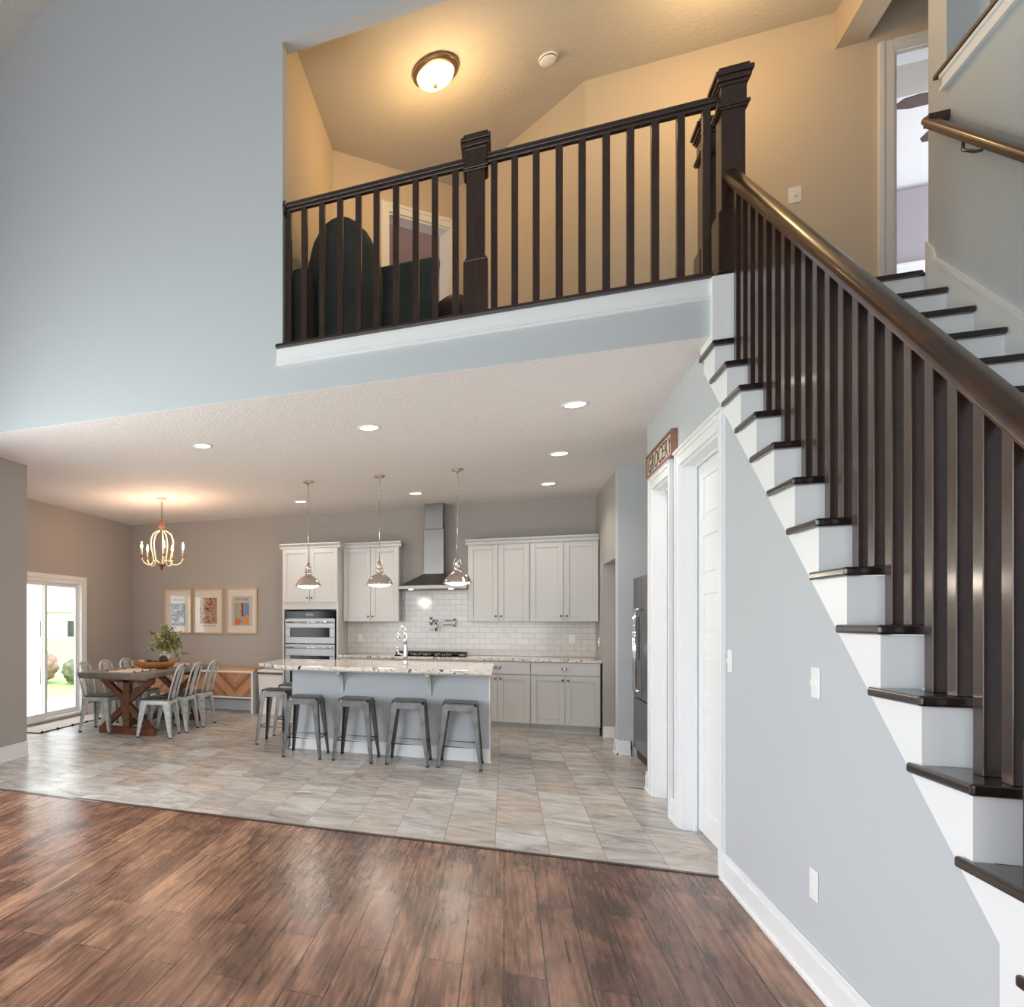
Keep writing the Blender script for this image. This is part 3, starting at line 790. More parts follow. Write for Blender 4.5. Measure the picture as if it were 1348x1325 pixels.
for i in range(5):
    a = 2 * PI * i / 5 - .984; ca, sa = math.cos(a), math.sin(a)
    P = lambda r, z: (r * ca, r * sa, z)
    arm = MB().tube([P(.015, 2.55), P(.06, 2.545), P(.12, 2.50), P(.15, 2.42), P(.15, 2.34), P(.13, 2.25), P(.115, 2.18), P(.12, 2.135), P(.15, 2.105), P(.20, 2.10), P(.25, 2.125), P(.275, 2.165), P(.28, 2.20)], .009, 8).done('arm', 'cream', t)
    MB().tube([P(.02, 2.10), P(.06, 2.15), P(.09, 2.165), P(.115, 2.14)], .007, 8).done('scroll', 'cream', arm)
    MB().lathe([(.006, 2.195), (.026, 2.205), (.022, 2.215), (.010, 2.222)], c=(.28 * ca, .28 * sa, 0), n=16).done('bobeche', 'terracotta', arm)
    MB().lathe([(.0105, 2.222), (.0105, 2.30)], c=(.28 * ca, .28 * sa, 0), n=12).done('candle_sleeve', 'cream', arm)
    MB().lathe([(.006, 2.30), (.014, 2.325), (.013, 2.345), (.006, 2.375), (.001, 2.39)], c=(.28 * ca, .28 * sa, 0), n=12).done('bulb', 'bulb', arm)
    point('glow', (.28 * ca, .28 * sa, 2.42), 6, (1, .62, .40), .02, t)


# ---------------------------------------------------------------- kitchen cabinets
def shaker(name, x0, x1, z0, z1, y, parent, mat='cab', fr=.062, knob=None, th=.02, cup=None, flat=False):
    """door facing -y with its face at y-th"""
    d = MB(); f = y - th
    if flat: d.box(x0, x1, f, y, z0, z1)
    else:
        d.box(x0 + fr, x1 - fr, f + .011, y, z0 + fr, z1 - fr)
        d.box(x0, x0 + fr, f, y, z0, z1); d.box(x1 - fr, x1, f, y, z0, z1); d.box(x0 + fr, x1 - fr, f, y, z0, z0 + fr); d.box(x0 + fr, x1 - fr, f, y, z1 - fr, z1)
    o = d.done(name, mat, parent, bev=.002, seg=1)
    if knob:
        kx, kz = knob; k = MB().lathe([(.005, 0), (.005, .014), (.013, .019), (.0145, .026), (.009, .031), (.001, .032)], n=14, mat=Matrix.Translation((kx, f, kz)) @ Matrix.Rotation(PI / 2, 4, 'X'))
        k.done('knob', 'knob', o)
    if cup:
        kx, kz = cup; k = MB()
        pts = [(kx + .045 * math.cos(a), f - .022 * math.sin(a) - .001, kz + .006) for a in [PI * i / 10 for i in range(11)]]
        for i in range(10):
            p, q = pts[i], pts[i + 1]
            vs = [k.b.verts.new(p), k.b.verts.new(q), k.b.verts.new((q[0], q[1] * 1, q[2] - .020)), k.b.verts.new((p[0], p[1], p[2] - .020))]
            k.b.faces.new(vs)
            vt = [k.b.verts.new(p), k.b.verts.new(q), k.b.verts.new((kx, f, kz + .014))]
            k.b.faces.new(vt)
        k.done('cup_pull', 'nickel', o, recalc=True)
    return o


UU, BB = 9.53, 9.26     # faces of upper and base boxes
def upper(x0, x1, z0, z1, label, yface=UU, crown=True, cl=.03, crr=.03, splits=2):
    t = thing('upper_cabinet', label, 'cabinet')
    box('cabinet_body', 'cab', x0, x1, yface, UK - .012, z0, z1, t)
    w = (x1 - x0 - .012) / splits
    for i in range(splits):
        a = x0 + .004 + i * (w + .004); b = a + w - .002
        kx = b - .028 if i == 0 else a + .028
        shaker('cabinet_door', a, b, z0 + .004, z1 - .02, yface, t, knob=(kx, z0 + .07))
    if crown:
        MB().prism([(yface - .005, z1 - .01), (yface - .022, z1 - .01), (yface - .028, z1 + .02), (yface - .055, z1 + .045), (yface - .055, z1 + .06), (yface, z1 + .06)], 'x', x0 - cl, x1 + crr).done('crown_molding', 'cab', t)
        if cl > .02: MB().prism([(x0, z1 - .01), (x0 - .03, z1 + .045), (x0 - .03, z1 + .06), (x0, z1 + .06)], 'y', yface, UK - .012).done('crown_return', 'cab', t)
        if crr > .02: MB().prism([(x1, z1 - .01), (x1 + .03, z1 + .045), (x1 + .03, z1 + .06), (x1, z1 + .06)], 'y', yface, UK - .012).done('crown_return', 'cab', t)
    return t


upper(-.436, .301, 1.37, 2.385, 'pale grey shaker upper cabinet just right of the range hood', crr=0)
upper(.303, 1.072, 1.37, 2.385, 'pale grey shaker upper cabinet in the right corner by the passage', cl=0, crr=.0)
upper(-2.088, -1.320, 1.37, 2.41, 'pale grey shaker upper cabinet between the ovens and the range hood', cl=0)
# tall oven cabinet
t = thing('oven_cabinet', 'tall pale grey oven cabinet with two doors above the ovens', 'cabinet')
YF = 9.235
m = MB(); m.box(-2.893, -2.865, YF, UK - .012, 0, 2.40); m.box(-2.12, -2.093, YF, UK - .012, 0, 2.40); m.box(-2.865, -2.12, YF, UK - .012, 1.54, 2.40); m.box(-2.865, -2.12, YF, UK - .012, 0, .30); m.box(-2.865, -2.12, UK - .05, UK - .012, .30, 1.54)
m.done('cabinet_body', 'cab', t)
shaker('cabinet_door', -2.885, -2.496, 1.64, 2.385, YF, t, knob=(-2.522, 1.70)); shaker('cabinet_door', -2.490, -2.101, 1.64, 2.385, YF, t, knob=(-2.464, 1.70))
shaker('drawer', -2.885, -2.101, .11, .32, YF, t, fr=.045)
MB().prism([(YF - .005, 2.39), (YF - .022, 2.39), (YF - .028, 2.42), (YF - .055, 2.445), (YF - .055, 2.46), (YF, 2.46)], 'x', -2.925, -2.06).done('crown_molding', 'cab', t)
m = MB(); m.prism([(-2.893, 2.39), (-2.923, 2.445), (-2.923, 2.46), (-2.893, 2.46)], 'y', YF, UK - .012); m.prism([(-2.093, 2.39), (-2.063, 2.445), (-2.063, 2.46), (-2.093, 2.46)], 'y', YF, UK - .012)
m.done('crown_return', 'cab', t)
# built in microwave and oven
for nm, z0, z1, lab in (('microwave_oven', 1.065, 1.515, 'stainless built in microwave with a control panel, top of the oven stack'), ('wall_oven', .34, 1.055, 'stainless wall oven directly below the microwave')):
    t = thing(nm, lab, 'oven'); x0, x1 = -2.845, -2.135; f = YF - .03
    box('oven_body', 'steel', x0 + .02, x1 - .02, YF - .005, 9.75, z0 + .01, z1 - .01, t)
    top = z1 - (.105 if nm == 'microwave_oven' else 0)
    if nm == 'microwave_oven':
        box('control_panel', 'blackglass', x0, x1, f, YF - .004, top + .006, z1, t, bev=.003)
        box('display', 'gun', -2.55, -2.43, f - .002, f, top + .04, z1 - .03, t)
    wz0, wz1 = (z0 + .09, top - .125) if nm == 'microwave_oven' else (z0 + .18, top - .16)
    m = MB(); m.box(x0, x1, f, YF - .004, z0, wz0); m.box(x0, x1, f, YF - .004, wz1, top); m.box(x0, x0 + .075, f, YF - .004, wz0, wz1); m.box(x1 - .075, x1, f, YF - .004, wz0, wz1)
    d = m.done('oven_door', 'steel', t, bev=.003)
    box('oven_window', 'blackglass', x0 + .075, x1 - .075, f + .004, YF - .006, wz0, wz1, d)
    m = MB(); m.tube([(x0 + .03, f - .045, top - .05), (x1 - .03, f - .045, top - .05)], .013, 12)
    for x in (x0 + .055, x1 - .055): m.tube([(x, f, top - .05), (x, f - .045, top - .05)], .009, 8)
    m.done('oven_handle', 'chrome', d)

# base cabinets
def base(x0, x1, kind, label):
    t = thing('base_cabinet', label, 'cabinet')
    m = MB(); m.box(x0, x1, BB, UK - .012, .10, .872); m.box(x0, x1, BB + .07, UK - .012, 0, .10)
    m.done('cabinet_body', 'cab', t)
    if kind == 'doors':
        mid = (x0 + x1) / 2
        shaker('drawer', x0 + .004, x1 - .004, .715, .865, BB, t, flat=True, cup=(mid, .80))
        shaker('cabinet_door', x0 + .004, mid - .002, .112, .705, BB, t, knob=(mid - .03, .655)); shaker('cabinet_door', mid + .002, x1 - .004, .112, .705, BB, t, knob=(mid + .03, .655))
    elif kind == 'drawers':
        for a, b in ((.112, .40), (.41, .705), (.715, .865)): shaker('drawer', x0 + .004, x1 - .004, a, b, BB, t, flat=b > .8, cup=None if b > .8 else ((x0 + x1) / 2, b - .08))
    return t


base(.304, 1.062, 'doors', 'pale grey base cabinet in the right corner, two doors under a wide drawer')
base(-.452, .302, 'doors', 'pale grey base cabinet with two doors between the cooktop and the corner cabinet')
base(-1.352, -.454, 'drawers', 'pale grey base cabinet with drawers directly under the black cooktop')
base(-2.088, -1.354, 'doors', 'pale grey base cabinet between the oven cabinet and the cooktop')
o = MB().box(-2.09, 1.078, BB - .035, UK - .012, .874, .912).done('countertop', 'granite', bev=.006)
tag(o, 'speckled granite countertop along the back wall', 'countertop')
# cooktop
t = thing('cooktop', 'black gas cooktop with steel knobs set in the back counter', 'cooktop')
box('cooktop_base', 'blackglass', -1.35, -.445, 9.30, 9.80, .912, .925, t, bev=.004)
for i in range(3):
    x0 = -1.34 + i * .30; m = MB()
    for y in (9.36, 9.52, 9.70): m.box(x0, x0 + .285, y, y + .014, .945, .965)
    for x in (x0, x0 + .14, x0 + .271): m.box(x, x + .014, 9.36, 9.714, .945, .965)
    for x in (x0, x0 + .271):
        for y in (9.36, 9.70): m.box(x, x + .014, y, y + .014, .925, .945)
    m.done('grate', 'black', t)
for x, y in ((-1.2, 9.45), (-1.2, 9.64), (-.9, 9.55), (-.6, 9.45), (-.6, 9.64)): MB().lathe([(.045, .925), (.045, .938), (.03, .944), (.001, .944)], c=(x, y, 0), n=20).done('burner', 'black', t)
for x in (-1.13, -1.02, -.90, -.78, -.67): MB().lathe([(.02, .925), (.018, .955), (.001, .956)], c=(x, 9.325, 0), n=16).done('control_knob', 'steel', t)
# hood
t = thing('range_hood', 'stainless steel chimney range hood above the cooktop', 'range hood')
hx0, hx1, hy0 = -1.314, -.442, 9.37; dx0, dx1, dy0 = -1.005, -.745, 9.60; z0, z1, z2 = 1.805, 1.85, 1.985
m = MB(); m.box(hx0, hx1, hy0, UK - .012, z0, z1)
v = [m.b.verts.new(p) for p in ((hx0, hy0, z1), (hx1, hy0, z1), (hx1, UK - .012, z1), (hx0, UK - .012, z1), (dx0, dy0, z2 + .03), (dx1, dy0, z2 + .03), (dx1, UK - .012, z2 + .03), (dx0, UK - .012, z2 + .03))]
for f in ((3, 2, 1, 0), (4, 5, 6, 7), (0, 1, 5, 4), (1, 2, 6, 5), (2, 3, 7, 6), (3, 0, 4, 7)): m.b.faces.new([v[i] for i in f])
m.done('hood_canopy', 'steel', t, bev=.003)
box('lower_chimney', 'steel', dx0, dx1, dy0, UK - .012, z2 + .03, 2.62, t, bev=.004)
box('upper_chimney', 'steel', dx0 + .012, dx1 - .012, dy0 + .01, UK - .012, 2.62, ZC, t, bev=.004)
m = MB(); m.box(-1.22, -.90, hy0 + .08, 9.78, z0 - .006, z0); m.box(-.885, -.565, hy0 + .08, 9.78, z0 - .006, z0); m.done('grease_filter', 'gun', t)
for x in (-1.15, -.64): MB().lathe([(.03, z0 - .002), (.03, z0 - .007), (.001, z0 - .008)], c=(x, hy0 + .04, 0), n=16).done('hood_lamp', 'glow_white', t)
for k in range(4): MB().lathe([(.008, 0), (.008, .005), (.001, .006)], n=10, mat=Matrix.Translation((-.93 + k * .03, hy0, 1.827)) @ Matrix.Rotation(PI / 2, 4, 'X')).done('button', 'chrome', t)
# pot filler
t = thing('pot_filler', 'folded chrome pot filler tap on the white tile above the cooktop', 'tap')
y = UK - .01
MB().lathe([(.03, 0), (.03, .01), (.014, .014), (.014, .05)], n=16, mat=Matrix.Translation((-.93, y, 1.36)) @ Matrix.Rotation(PI / 2, 4, 'X')).done('wall_flange', 'chrome', t)
MB().tube([(-.93, y - .05, 1.32), (-.93, y - .05, 1.43)], .015, 12).done('valve_body', 'chrome', t)
m = MB(); m.tube([(-.93, y - .05, 1.385), (-.62, y - .06, 1.385)], .011, 10); m.tube([(-.62, y - .06, 1.30), (-.62, y - .06, 1.41)], .015, 10); m.tube([(-.62, y - .07, 1.325), (-.86, y - .10, 1.325)], .011, 10)
m.done('jointed_arm', 'chrome', t)
m = MB(); m.tube([(-.86, y - .10, 1.36), (-.86, y - .10, 1.24)], .015, 12); m.tube([(-.90, y - .11, 1.26), (-.95, y - .12, 1.255)], .006, 8); m.done('spout', 'chrome', t)


# outlets and switches
def plate_y(x, y, z, label, w=.07, slots='outlet'):
    t = thing('outlet_plate' if slots == 'outlet' else 'switch_plate', label, 'outlet' if slots == 'outlet' else 'light switch')
    box('cover_plate', 'plastic', x - w / 2, x + w / 2, y - .006, y, z - .058, z + .058, t, bev=.003)
    if slots == 'outlet':
        for dz in (-.022, .022): box('socket', 'white', x - .016, x + .016, y - .009, y - .006, z + dz - .014, z + dz + .014, t, bev=.002)
    else: box('toggle', 'plastic', x - .005, x + .005, y - .018, y - .006, z - .010, z + .012, t)
    return t


def plate_x(y, z, label, w=.07, slots='outlet', X=WR):
    t = thing('outlet_plate' if slots == 'outlet' else 'switch_plate', label, 'outlet' if slots == 'outlet' else 'light switch')
    box('cover_plate', 'plastic', X - .006, X, y - w / 2, y + w / 2, z - .058, z + .058, t, bev=.003)
    if slots == 'outlet':
        for dz in (-.022, .022): box('socket', 'white', X - .009, X - .006, y - .016, y + .016, z + dz - .014, z + dz + .014, t, bev=.002)
    else: box('toggle', 'plastic', X - .018, X - .006, y - .005, y + .005, z - .010, z + .012, t)
    return t


yk = UK - .0105
plate_y(-1.915, yk, 1.138, 'outlet on the white tile left of the range hood'); plate_y(.015, yk, 1.15, 'outlet on the white tile just right of the cooktop'); plate_y(.808, yk, 1.15, 'outlet on the white tile near the right corner', .075)
plate_x(3.23, 1.145, 'light switch on the grey blue wall under the stairs', slots='switch'); plate_x(4.28, 1.17, 'light switch on the wall right beside the near white door', slots='switch')
plate_x(3.245, .38, 'wall outlet low on the wall under the stairs')
plate_y(1.92, 6.10, 4.43, 'light switch on the warm lit loft wall', .075, 'switch')
t = plate_x(9.55, 1.12, 'switch at the end of the backsplash by the passage', slots='switch')

# ---------------------------------------------------------------- island
t = thing('kitchen_island', 'grey blue kitchen island with granite top, corbels and white base trim', 'kitchen island')
IX0, IX1, IY0, IY1 = -2.12, -.135, 7.12, 8.02
box('island_body', 'paint', IX0, IX1, IY0, IY1, 0, .872, t)
m = MB(); m.box(IX0 - .014, IX1 + .014, IY0 - .014, IY0, 0, .13); m.box(IX1, IX1 + .014, IY0, IY1, 0, .13); m.box(IX0 - .014, IX0, IY0, IY1, 0, .13); m.box(IX0 - .022, IX1 + .022, IY0 - .022, IY0 - .014, 0, .02); m.box(IX1 + .001, IX1 + .012, IY0 - .001, IY0 + .03, .13, .872)
m.done('base_trim', 'white', t, bev=.002)
poly = [(-.10, 6.80), (-.10, 8.08), (-2.50, 8.08), (-2.50, 7.12), (-2.12, 6.80)]
MB().prism(poly, 'z', .874, .914).done('granite_top', 'granite', t, bev=.006)
MB().prism([(-.14, 6.86), (-.14, 8.0), (-2.44, 8.0), (-2.44, 7.15), (-2.10, 6.86)], 'z', .860, .874).done('subtop', 'cab', t)
for x in (-1.575, -.69):
    pr = [(7.12, .86), (6.93, .86), (6.93, .84)] + [(7.09 - .15 * math.cos(a), .66 + .17 * math.sin(a) + .01) for a in [PI / 2 * (1 - i / 8) for i in range(1, 9)]] + [(7.09 - .02, .64), (7.12, .63)]
    pr = [(7.12, .86), (6.92, .86), (6.92, .83)] + [(6.93 + .17 * math.sin(a), .83 - .17 * (1 - math.cos(a))) for a in [PI / 2 * i / 8 for i in range(1, 9)]] + [(7.10, .635), (7.12, .635)]
    MB().prism(pr, 'x', x - .02, x + .02).done('corbel', 'cab', t, bev=.002)
# faucet
t = thing('kitchen_faucet', 'tall chrome gooseneck faucet on the island', 'faucet', (-.965, 7.45, .914))
MB().lathe([(.032, 0), (.032, .012), (.022, .02), (.023, .12), (.018, .19), (.015, .34)], n=20).done('faucet_body', 'chrome', t)
MB().tube([(0, 0, .33), (0, .002, .37), (-.015, .01, .40), (-.045, .02, .405), (-.07, .03, .375), (-.078, .035, .33)], .0125, 12).done('spout', 'chrome', t)
MB().tube([(-.078, .035, .335), (-.083, .037, .25)], [.015, .019], 12).done('spray_head', 'chrome', t)
MB().tube([(-.02, 0, .10), (-.07, 0, .115), (-.085, 0, .15), (-.086, 0, .20)], [.014, .009, .007, .006], 8).done('lever', 'chrome', t)


# ---------------------------------------------------------------- metal seating
def leg(parent, mat, sx, sy, top, zt, foot, w0=.062, w1=.026):
    x0, y0 = sx * top, sy * top; x1, y1 = sx * foot, sy * foot
    m = MB()
    # folded sheet leg: two tapering wings meeting at the outer corner
    for k, (ax, ay) in enumerate(((-sx, 0), (0, -sy))):
        v = []
        for (x, y, z, w) in ((x0, y0, zt, w0), (x1, y1, .012, w1)):
            for a in (0, w):
                for n in (0, .006): v.append(m.b.verts.new((x + ax * a + (0 if ax else -sx * n), y + ay * a + (0 if ay else -sy * n), z)))
        # order: top(a0n0,a0n1,a1n0,a1n1), bottom same
        for f in ((0, 1, 3, 2), (4, 6, 7, 5), (0, 2, 6, 4), (1, 5, 7, 3), (0, 4, 5, 1), (2, 3, 7, 6)): m.b.faces.new([v[i] for i in f])
    o = m.done('leg', mat, parent)
    MB().box(min(x1, x1 - sx * w1) - .002, max(x1, x1 - sx * w1) + .002, min(y1, y1 - sy * w1) - .002, max(y1, y1 - sy * w1) + .002, 0, .014).done('rubber_foot', 'rubber', o, bev=.003)
    return o


def rounded(sx, r, n=5):
    pts = []
    for cx, cy, a0 in ((sx - r, sx - r, 0), (-sx + r, sx - r, PI / 2), (-sx + r, -sx + r, PI), (sx - r, -sx + r, PI * 1.5)):
        for i in range(n + 1): a = a0 + PI / 2 * i / n; pts.append((cx + r * math.cos(a), cy + r * math.sin(a)))
    return pts


def make_stool(label):
    t = thing('bar_stool', label, 'bar stool', (0, 0, 0), 0, 'gunmetal stools around the island')
    H = .61
    MB().prism(rounded(.152, .035), 'z', H - .018, H).done('seat', 'gun', t, bev=.006)
    m = MB(); A = rounded(.150, .03); B = rounded(.158, .03)
    va = [m.b.verts.new((x, y, H - .016)) for x, y in A]; vb = [m.b.verts.new((x, y, H - .075)) for x, y in B]; n = len(va)
    for i in range(n): m.b.faces.new((va[i], va[(i + 1) % n], vb[(i + 1) % n], vb[i]))
    m.done('apron', 'gun', t)
    for sx, sy in ((-1, -1), (1, -1), (1, 1), (-1, 1)): leg(t, 'gun', sx, sy, .156, H - .03, .20)
    m = MB()
    zb = .20; e = .156 + (.20 - .156) * (1 - zb / (H - .03)) - .015
    m.tube([(-e, -e, zb), (e, -e, zb), (e, e, zb), (-e, e, zb)], .008, 6, closed=True)
    m.done('footrest', 'gun', t)
    m = MB(); m.beam((-.13, -.13, H - .085), (.13, .13, H - .085), .02, .005); m.beam((-.13, .13, H - .085), (.13, -.13, H - .085), .02, .005)
    m.done('cross_brace', 'rubber', t)
    return t


stool = make_stool('gunmetal stool second from the left in the row at the island front')
stool.location = (-1.877, 6.80, 0); stool.rotation_euler = (0, 0, .02)
for x, y, a, lab in ((-1.365, 6.82, -.02, 'gunmetal stool in the middle of the row at the island front'),
                     (-.855, 6.85, .02, 'gunmetal stool second from the right at the island front'), (-.384, 6.88, 0, 'gunmetal stool at the right end of the island front'),
                     (-2.36, 7.35, .03, 'gunmetal stool at the left end of the island, the nearer of two'), (-2.36, 7.98, 0, 'gunmetal stool at the left end of the island, the farther of two, mostly hidden')):
    dup(stool, (x, y, 0), a, lab)


def make_chair(label):
    """faces +x, back on the -x side"""
    t = thing('dining_chair', label, 'chair', (0, 0, 0), 0, 'metal chairs at the dining table')
    H = .45
    MB().prism(rounded(.18, .045), 'z', H - .016, H).done('seat', 'seatmetal', t, bev=.006)
    m = MB(); A = rounded(.178, .04); B = rounded(.186, .04)
    va = [m.b.verts.new((x, y, H - .014)) for x, y in A]; vb = [m.b.verts.new((x, y, H - .06)) for x, y in B]; n = len(va)
    for i in range(n): m.b.faces.new((va[i], va[(i + 1) % n], vb[(i + 1) % n], vb[i]))
    m.done('apron', 'galv', t)
    for sx, sy in ((-1, -1), (1, -1), (1, 1), (-1, 1)): leg(t, 'galv', sx, sy, .178, H - .03, .215, .085, .03)
    # back frame: hoop of tube
    m = MB(); pts = [(-.165, -.165, H - .01), (-.20, -.172, .58), (-.235, -.175, .70), (-.262, -.16, .79), (-.275, -.11, .835), (-.28, -.04, .85), (-.28, .04, .85), (-.275, .11, .835), (-.262, .16, .79), (-.235, .175, .70), (-.20, .172, .58), (-.165, .165, H - .01)]
    m.tube(pts, .0125, 10); m.done('back_frame', 'galv', t)
    m = MB()
    prof = [(-.168, H - .01), (-.205, .60), (-.245, .73), (-.278, .845)]
    for (xa, za), (xb, zb) in zip(prof, prof[1:]):
        for w in (0,):
            v = [m.b.verts.new(p) for p in ((xa, -.065, za), (xa, .065, za), (xb, .065, zb), (xb, -.065, zb), (xa - .004, -.065, za), (xa - .004, .065, za), (xb - .004, .065, zb), (xb - .004, -.065, zb))]
            for f in ((0, 1, 2, 3), (7, 6, 5, 4), (0, 4, 5, 1), (1, 5, 6, 2), (2, 6, 7, 3), (3, 7, 4, 0)): m.b.faces.new([v[i] for i in f])
    m.done('back_splat', 'galv', t)
    m = MB(); m.beam((-.15, -.15, H - .07), (.15, .15, H - .07), .02, .005); m.beam((-.15, .15, H - .07), (.15, -.15, H - .07), .02, .005); m.done('cross_brace', 'rubber', t)
    return t


ch = make_chair('pale metal dining chair nearest the sliding door, at the near left of the table')
ch.location = (-4.66, 7.32, 0); ch.rotation_euler = (0, 0, .08)
for x, y, a, lab in ((-4.63, 7.78, .04, 'pale metal dining chair on the door side with the folded cloth on its seat'), (-4.60, 8.25, 0, 'pale metal dining chair farthest back on the sliding door side'),
                     (-3.83, 7.27, PI + .18, 'pale metal dining chair closest to the camera on the right side of the table'), (-3.82, 7.76, PI + .08, 'pale metal dining chair in the middle of the right side of the table'),
                     (-3.80, 8.25, PI + .03, 'pale metal dining chair at the far right of the table near the sideboard')):
    dup(ch, (x, y, 0), a, lab)
o = MB().blob((0, 0, .03), .1, 3, (1.1, .9, .32), .12).done('folded_cloth', 'cloth'); o.location = (-4.50, 7.76, .452)
tag(o, 'crumpled blue grey patterned cloth on a dining chair seat', 'cloth')

# dining table
TX, TY = -4.235, 7.84
t = thing('dining_table', 'trestle dining table with a weathered grey top and brown X legs', 'table', (TX, TY, 0))
box('tabletop', 'tabletop', -.455, .455, -1.02, 1.0, .715, .765, t, bev=.004)
m = MB()
for y in (-.96, -.0, .94): m.box(-.45, .45, y - .04, y + .04, .695, .715)
m.done('top_batten', 'tabletop', t)
for sy in (-.62, .74):
    m = MB(); w = .09
    m.box(-w / 2, w / 2, sy - w / 2, sy + w / 2, .09, .66); m.box(-.38, .38, sy - .05, sy + .05, 0, .085); m.box(-.36, .36, sy - .045, sy + .045, .63, .695)
    for s in (-1, 1):
        m.beam((s * .03, sy, .42), (s * .33, sy, .655), .075, .075, up=(0, 1, 0)); m.beam((s * .03, sy, .34), (s * .33, sy, .07), .075, .075, up=(0, 1, 0))
    m.done('trestle', 'trestle', t, bev=.004)
box('stretcher', 'trestle', -.04, .04, -.575, .695, .10, .18, t, bev=.004)
# runner
t = thing('table_runner', 'pale linen runner with dark tassels along the dining table', 'runner', (TX, TY, .766))
MB().box(-.17, .19, -.86, .98, 0, .004).done('runner_cloth', 'linen', t)
for y in [-.80 + .2 * i for i in range(9)]:
    for x in (-.175, .195): MB().blob((x, y, .008), .012, 1).done('tassel', 'tassel', t)
# dough bowl and what lies in it
BX, BY = -4.13, 7.72
t = thing('wooden_bowl', 'long carved wooden dough bowl on the dining table', 'bowl', (BX, BY, .7705), .35)
m = MB(); prof = [(0, 0, .0), (.5, .35, .0), (.78, .75, .03), (1.0, 1.0, .085), (.95, .93, .088), (.7, .65, .045), (.4, .3, .025), (0, 0, .022)]
rings = []
for sx, sy, z in prof[1:-1]:
    ring = []
    for k in range(28):
        a = 2 * PI * k / 28; cx = math.cos(a); e = 1 + .0 * cx
        ring.append(m.b.verts.new((.30 * sx * cx, .125 * sy * math.sin(a), z + (.025 * abs(cx) ** 3 if z > .05 else 0))))
    rings.append(ring)
for A, B in zip(rings, rings[1:]):
    for k in range(28):
        f = m.b.faces.new((A[k], A[(k + 1) % 28], B[(k + 1) % 28], B[k])); f.smooth = True
m.b.faces.new(rings[0][::-1]); m.b.faces.new(rings[-1])
m.done('bowl_body', 'bowlwood', t)
rot = Matrix.Translation((BX, BY, .7705)) @ Matrix.Rotation(.35, 4, 'Z')
for px, py, pz, r, mt, sc, lab in ((-.17, 0, .075, .045, 'fruit2', (1.2, .8, .8), 'pale round ball at the left end of the dough bowl'), (-.07, .02, .078, .045, 'fruit', (1.3, .8, .7), 'dark brown ball left of centre in the dough bowl'),
                                   (.015, -.025, .078, .042, 'fruit', (1.0, .8, .7), 'low dark ball in the centre of the dough bowl'), (.11, .01, .105, .062, 'fruit', (1, 1, 1), 'largest dark woven ball, right of centre in the dough bowl'),
                                   (.20, .0, .098, .036, 'bowlwood', (1.1, .9, .9), 'small orange brown ball at the right end of the dough bowl')):
    o = MB().blob((0, 0, 0), r, 3, sc, .03).done('decor_ball', mt); o.location = rot @ Vector((px, py, pz)); tag(o, lab, 'decorative ball', 'balls in the dough bowl')
# vase with foliage
t = thing('flower_vase', 'white pitcher vase on the dining table', 'vase', (-4.24, 8.28, .7705))
MB().lathe([(.045, 0), (.06, .02), (.065, .06), (.055, .12), (.042, .17), (.05, .21), (.047, .208), (.038, .17), (.03, .1)], n=28).done('vase_body', 'pot', t)
MB().tube([(-.055, 0, .15), (-.10, 0, .15), (-.105, 0, .10), (-.06, 0, .05)], .007, 8).done('handle', 'pot', t)
fl = thing('foliage_bouquet', 'loose green, cream and russet bouquet standing in the white vase', 'bouquet', (-4.24, 8.28, .7705))
rnd = random.Random(3)
ms = MB(); leaves = {'leaf': MB(), 'leaf2': MB(), 'leaf3': MB()}
for i in range(84):
    a = rnd.uniform(0, 2 * PI); sp = rnd.uniform(.02, .24); hh = rnd.uniform(.30, .56) - sp * .5; droop = rnd.random() < .25
    p0 = Vector((0, 0, .08)); p1 = Vector((.03 * math.cos(a), .03 * math.sin(a), .23)); p2 = Vector((sp * .8 * math.cos(a), sp * .8 * math.sin(a), hh)); p3 = p2 + Vector((.07 * math.cos(a), .07 * math.sin(a), -.16 if droop else .03))
    ms.tube([p0, p1, p2, p3], [.0025, .0025, .002, .001], 5)
    kind = 'leaf3' if (math.cos(a) > .5 and rnd.random() < .4) else ('leaf2' if rnd.random() < .45 else 'leaf')
    for j in range(13):
        f = j / 12; c = (p1.lerp(p2, f * 1.6) if f < .6 else p2.lerp(p3, (f - .6) / .4)); L = rnd.uniform(.04, .075) * (1 if kind != 'leaf2' else .6)
        d = Vector((rnd.uniform(-1, 1), rnd.uniform(-1, 1), rnd.uniform(-.5, 1))).normalized(); s = d.cross(Vector((rnd.uniform(-1, 1), rnd.uniform(-1, 1), 1))).normalized()
        n = d.cross(s).normalized(); b = leaves[kind].b
        v = [b.verts.new(q) for q in (c, c + d * L * .5 + s * L * .28, c + d * L + n * L * .12, c + d * L * .5 - s * L * .28)]
        b.faces.new(v)
ms.done('stems', 'leaf', fl)
for k, nm in (('leaf', 'green_leaves'), ('leaf2', 'cream_blossom'), ('leaf3', 'russet_leaves')): leaves[k].done(nm, k, fl, recalc=False)

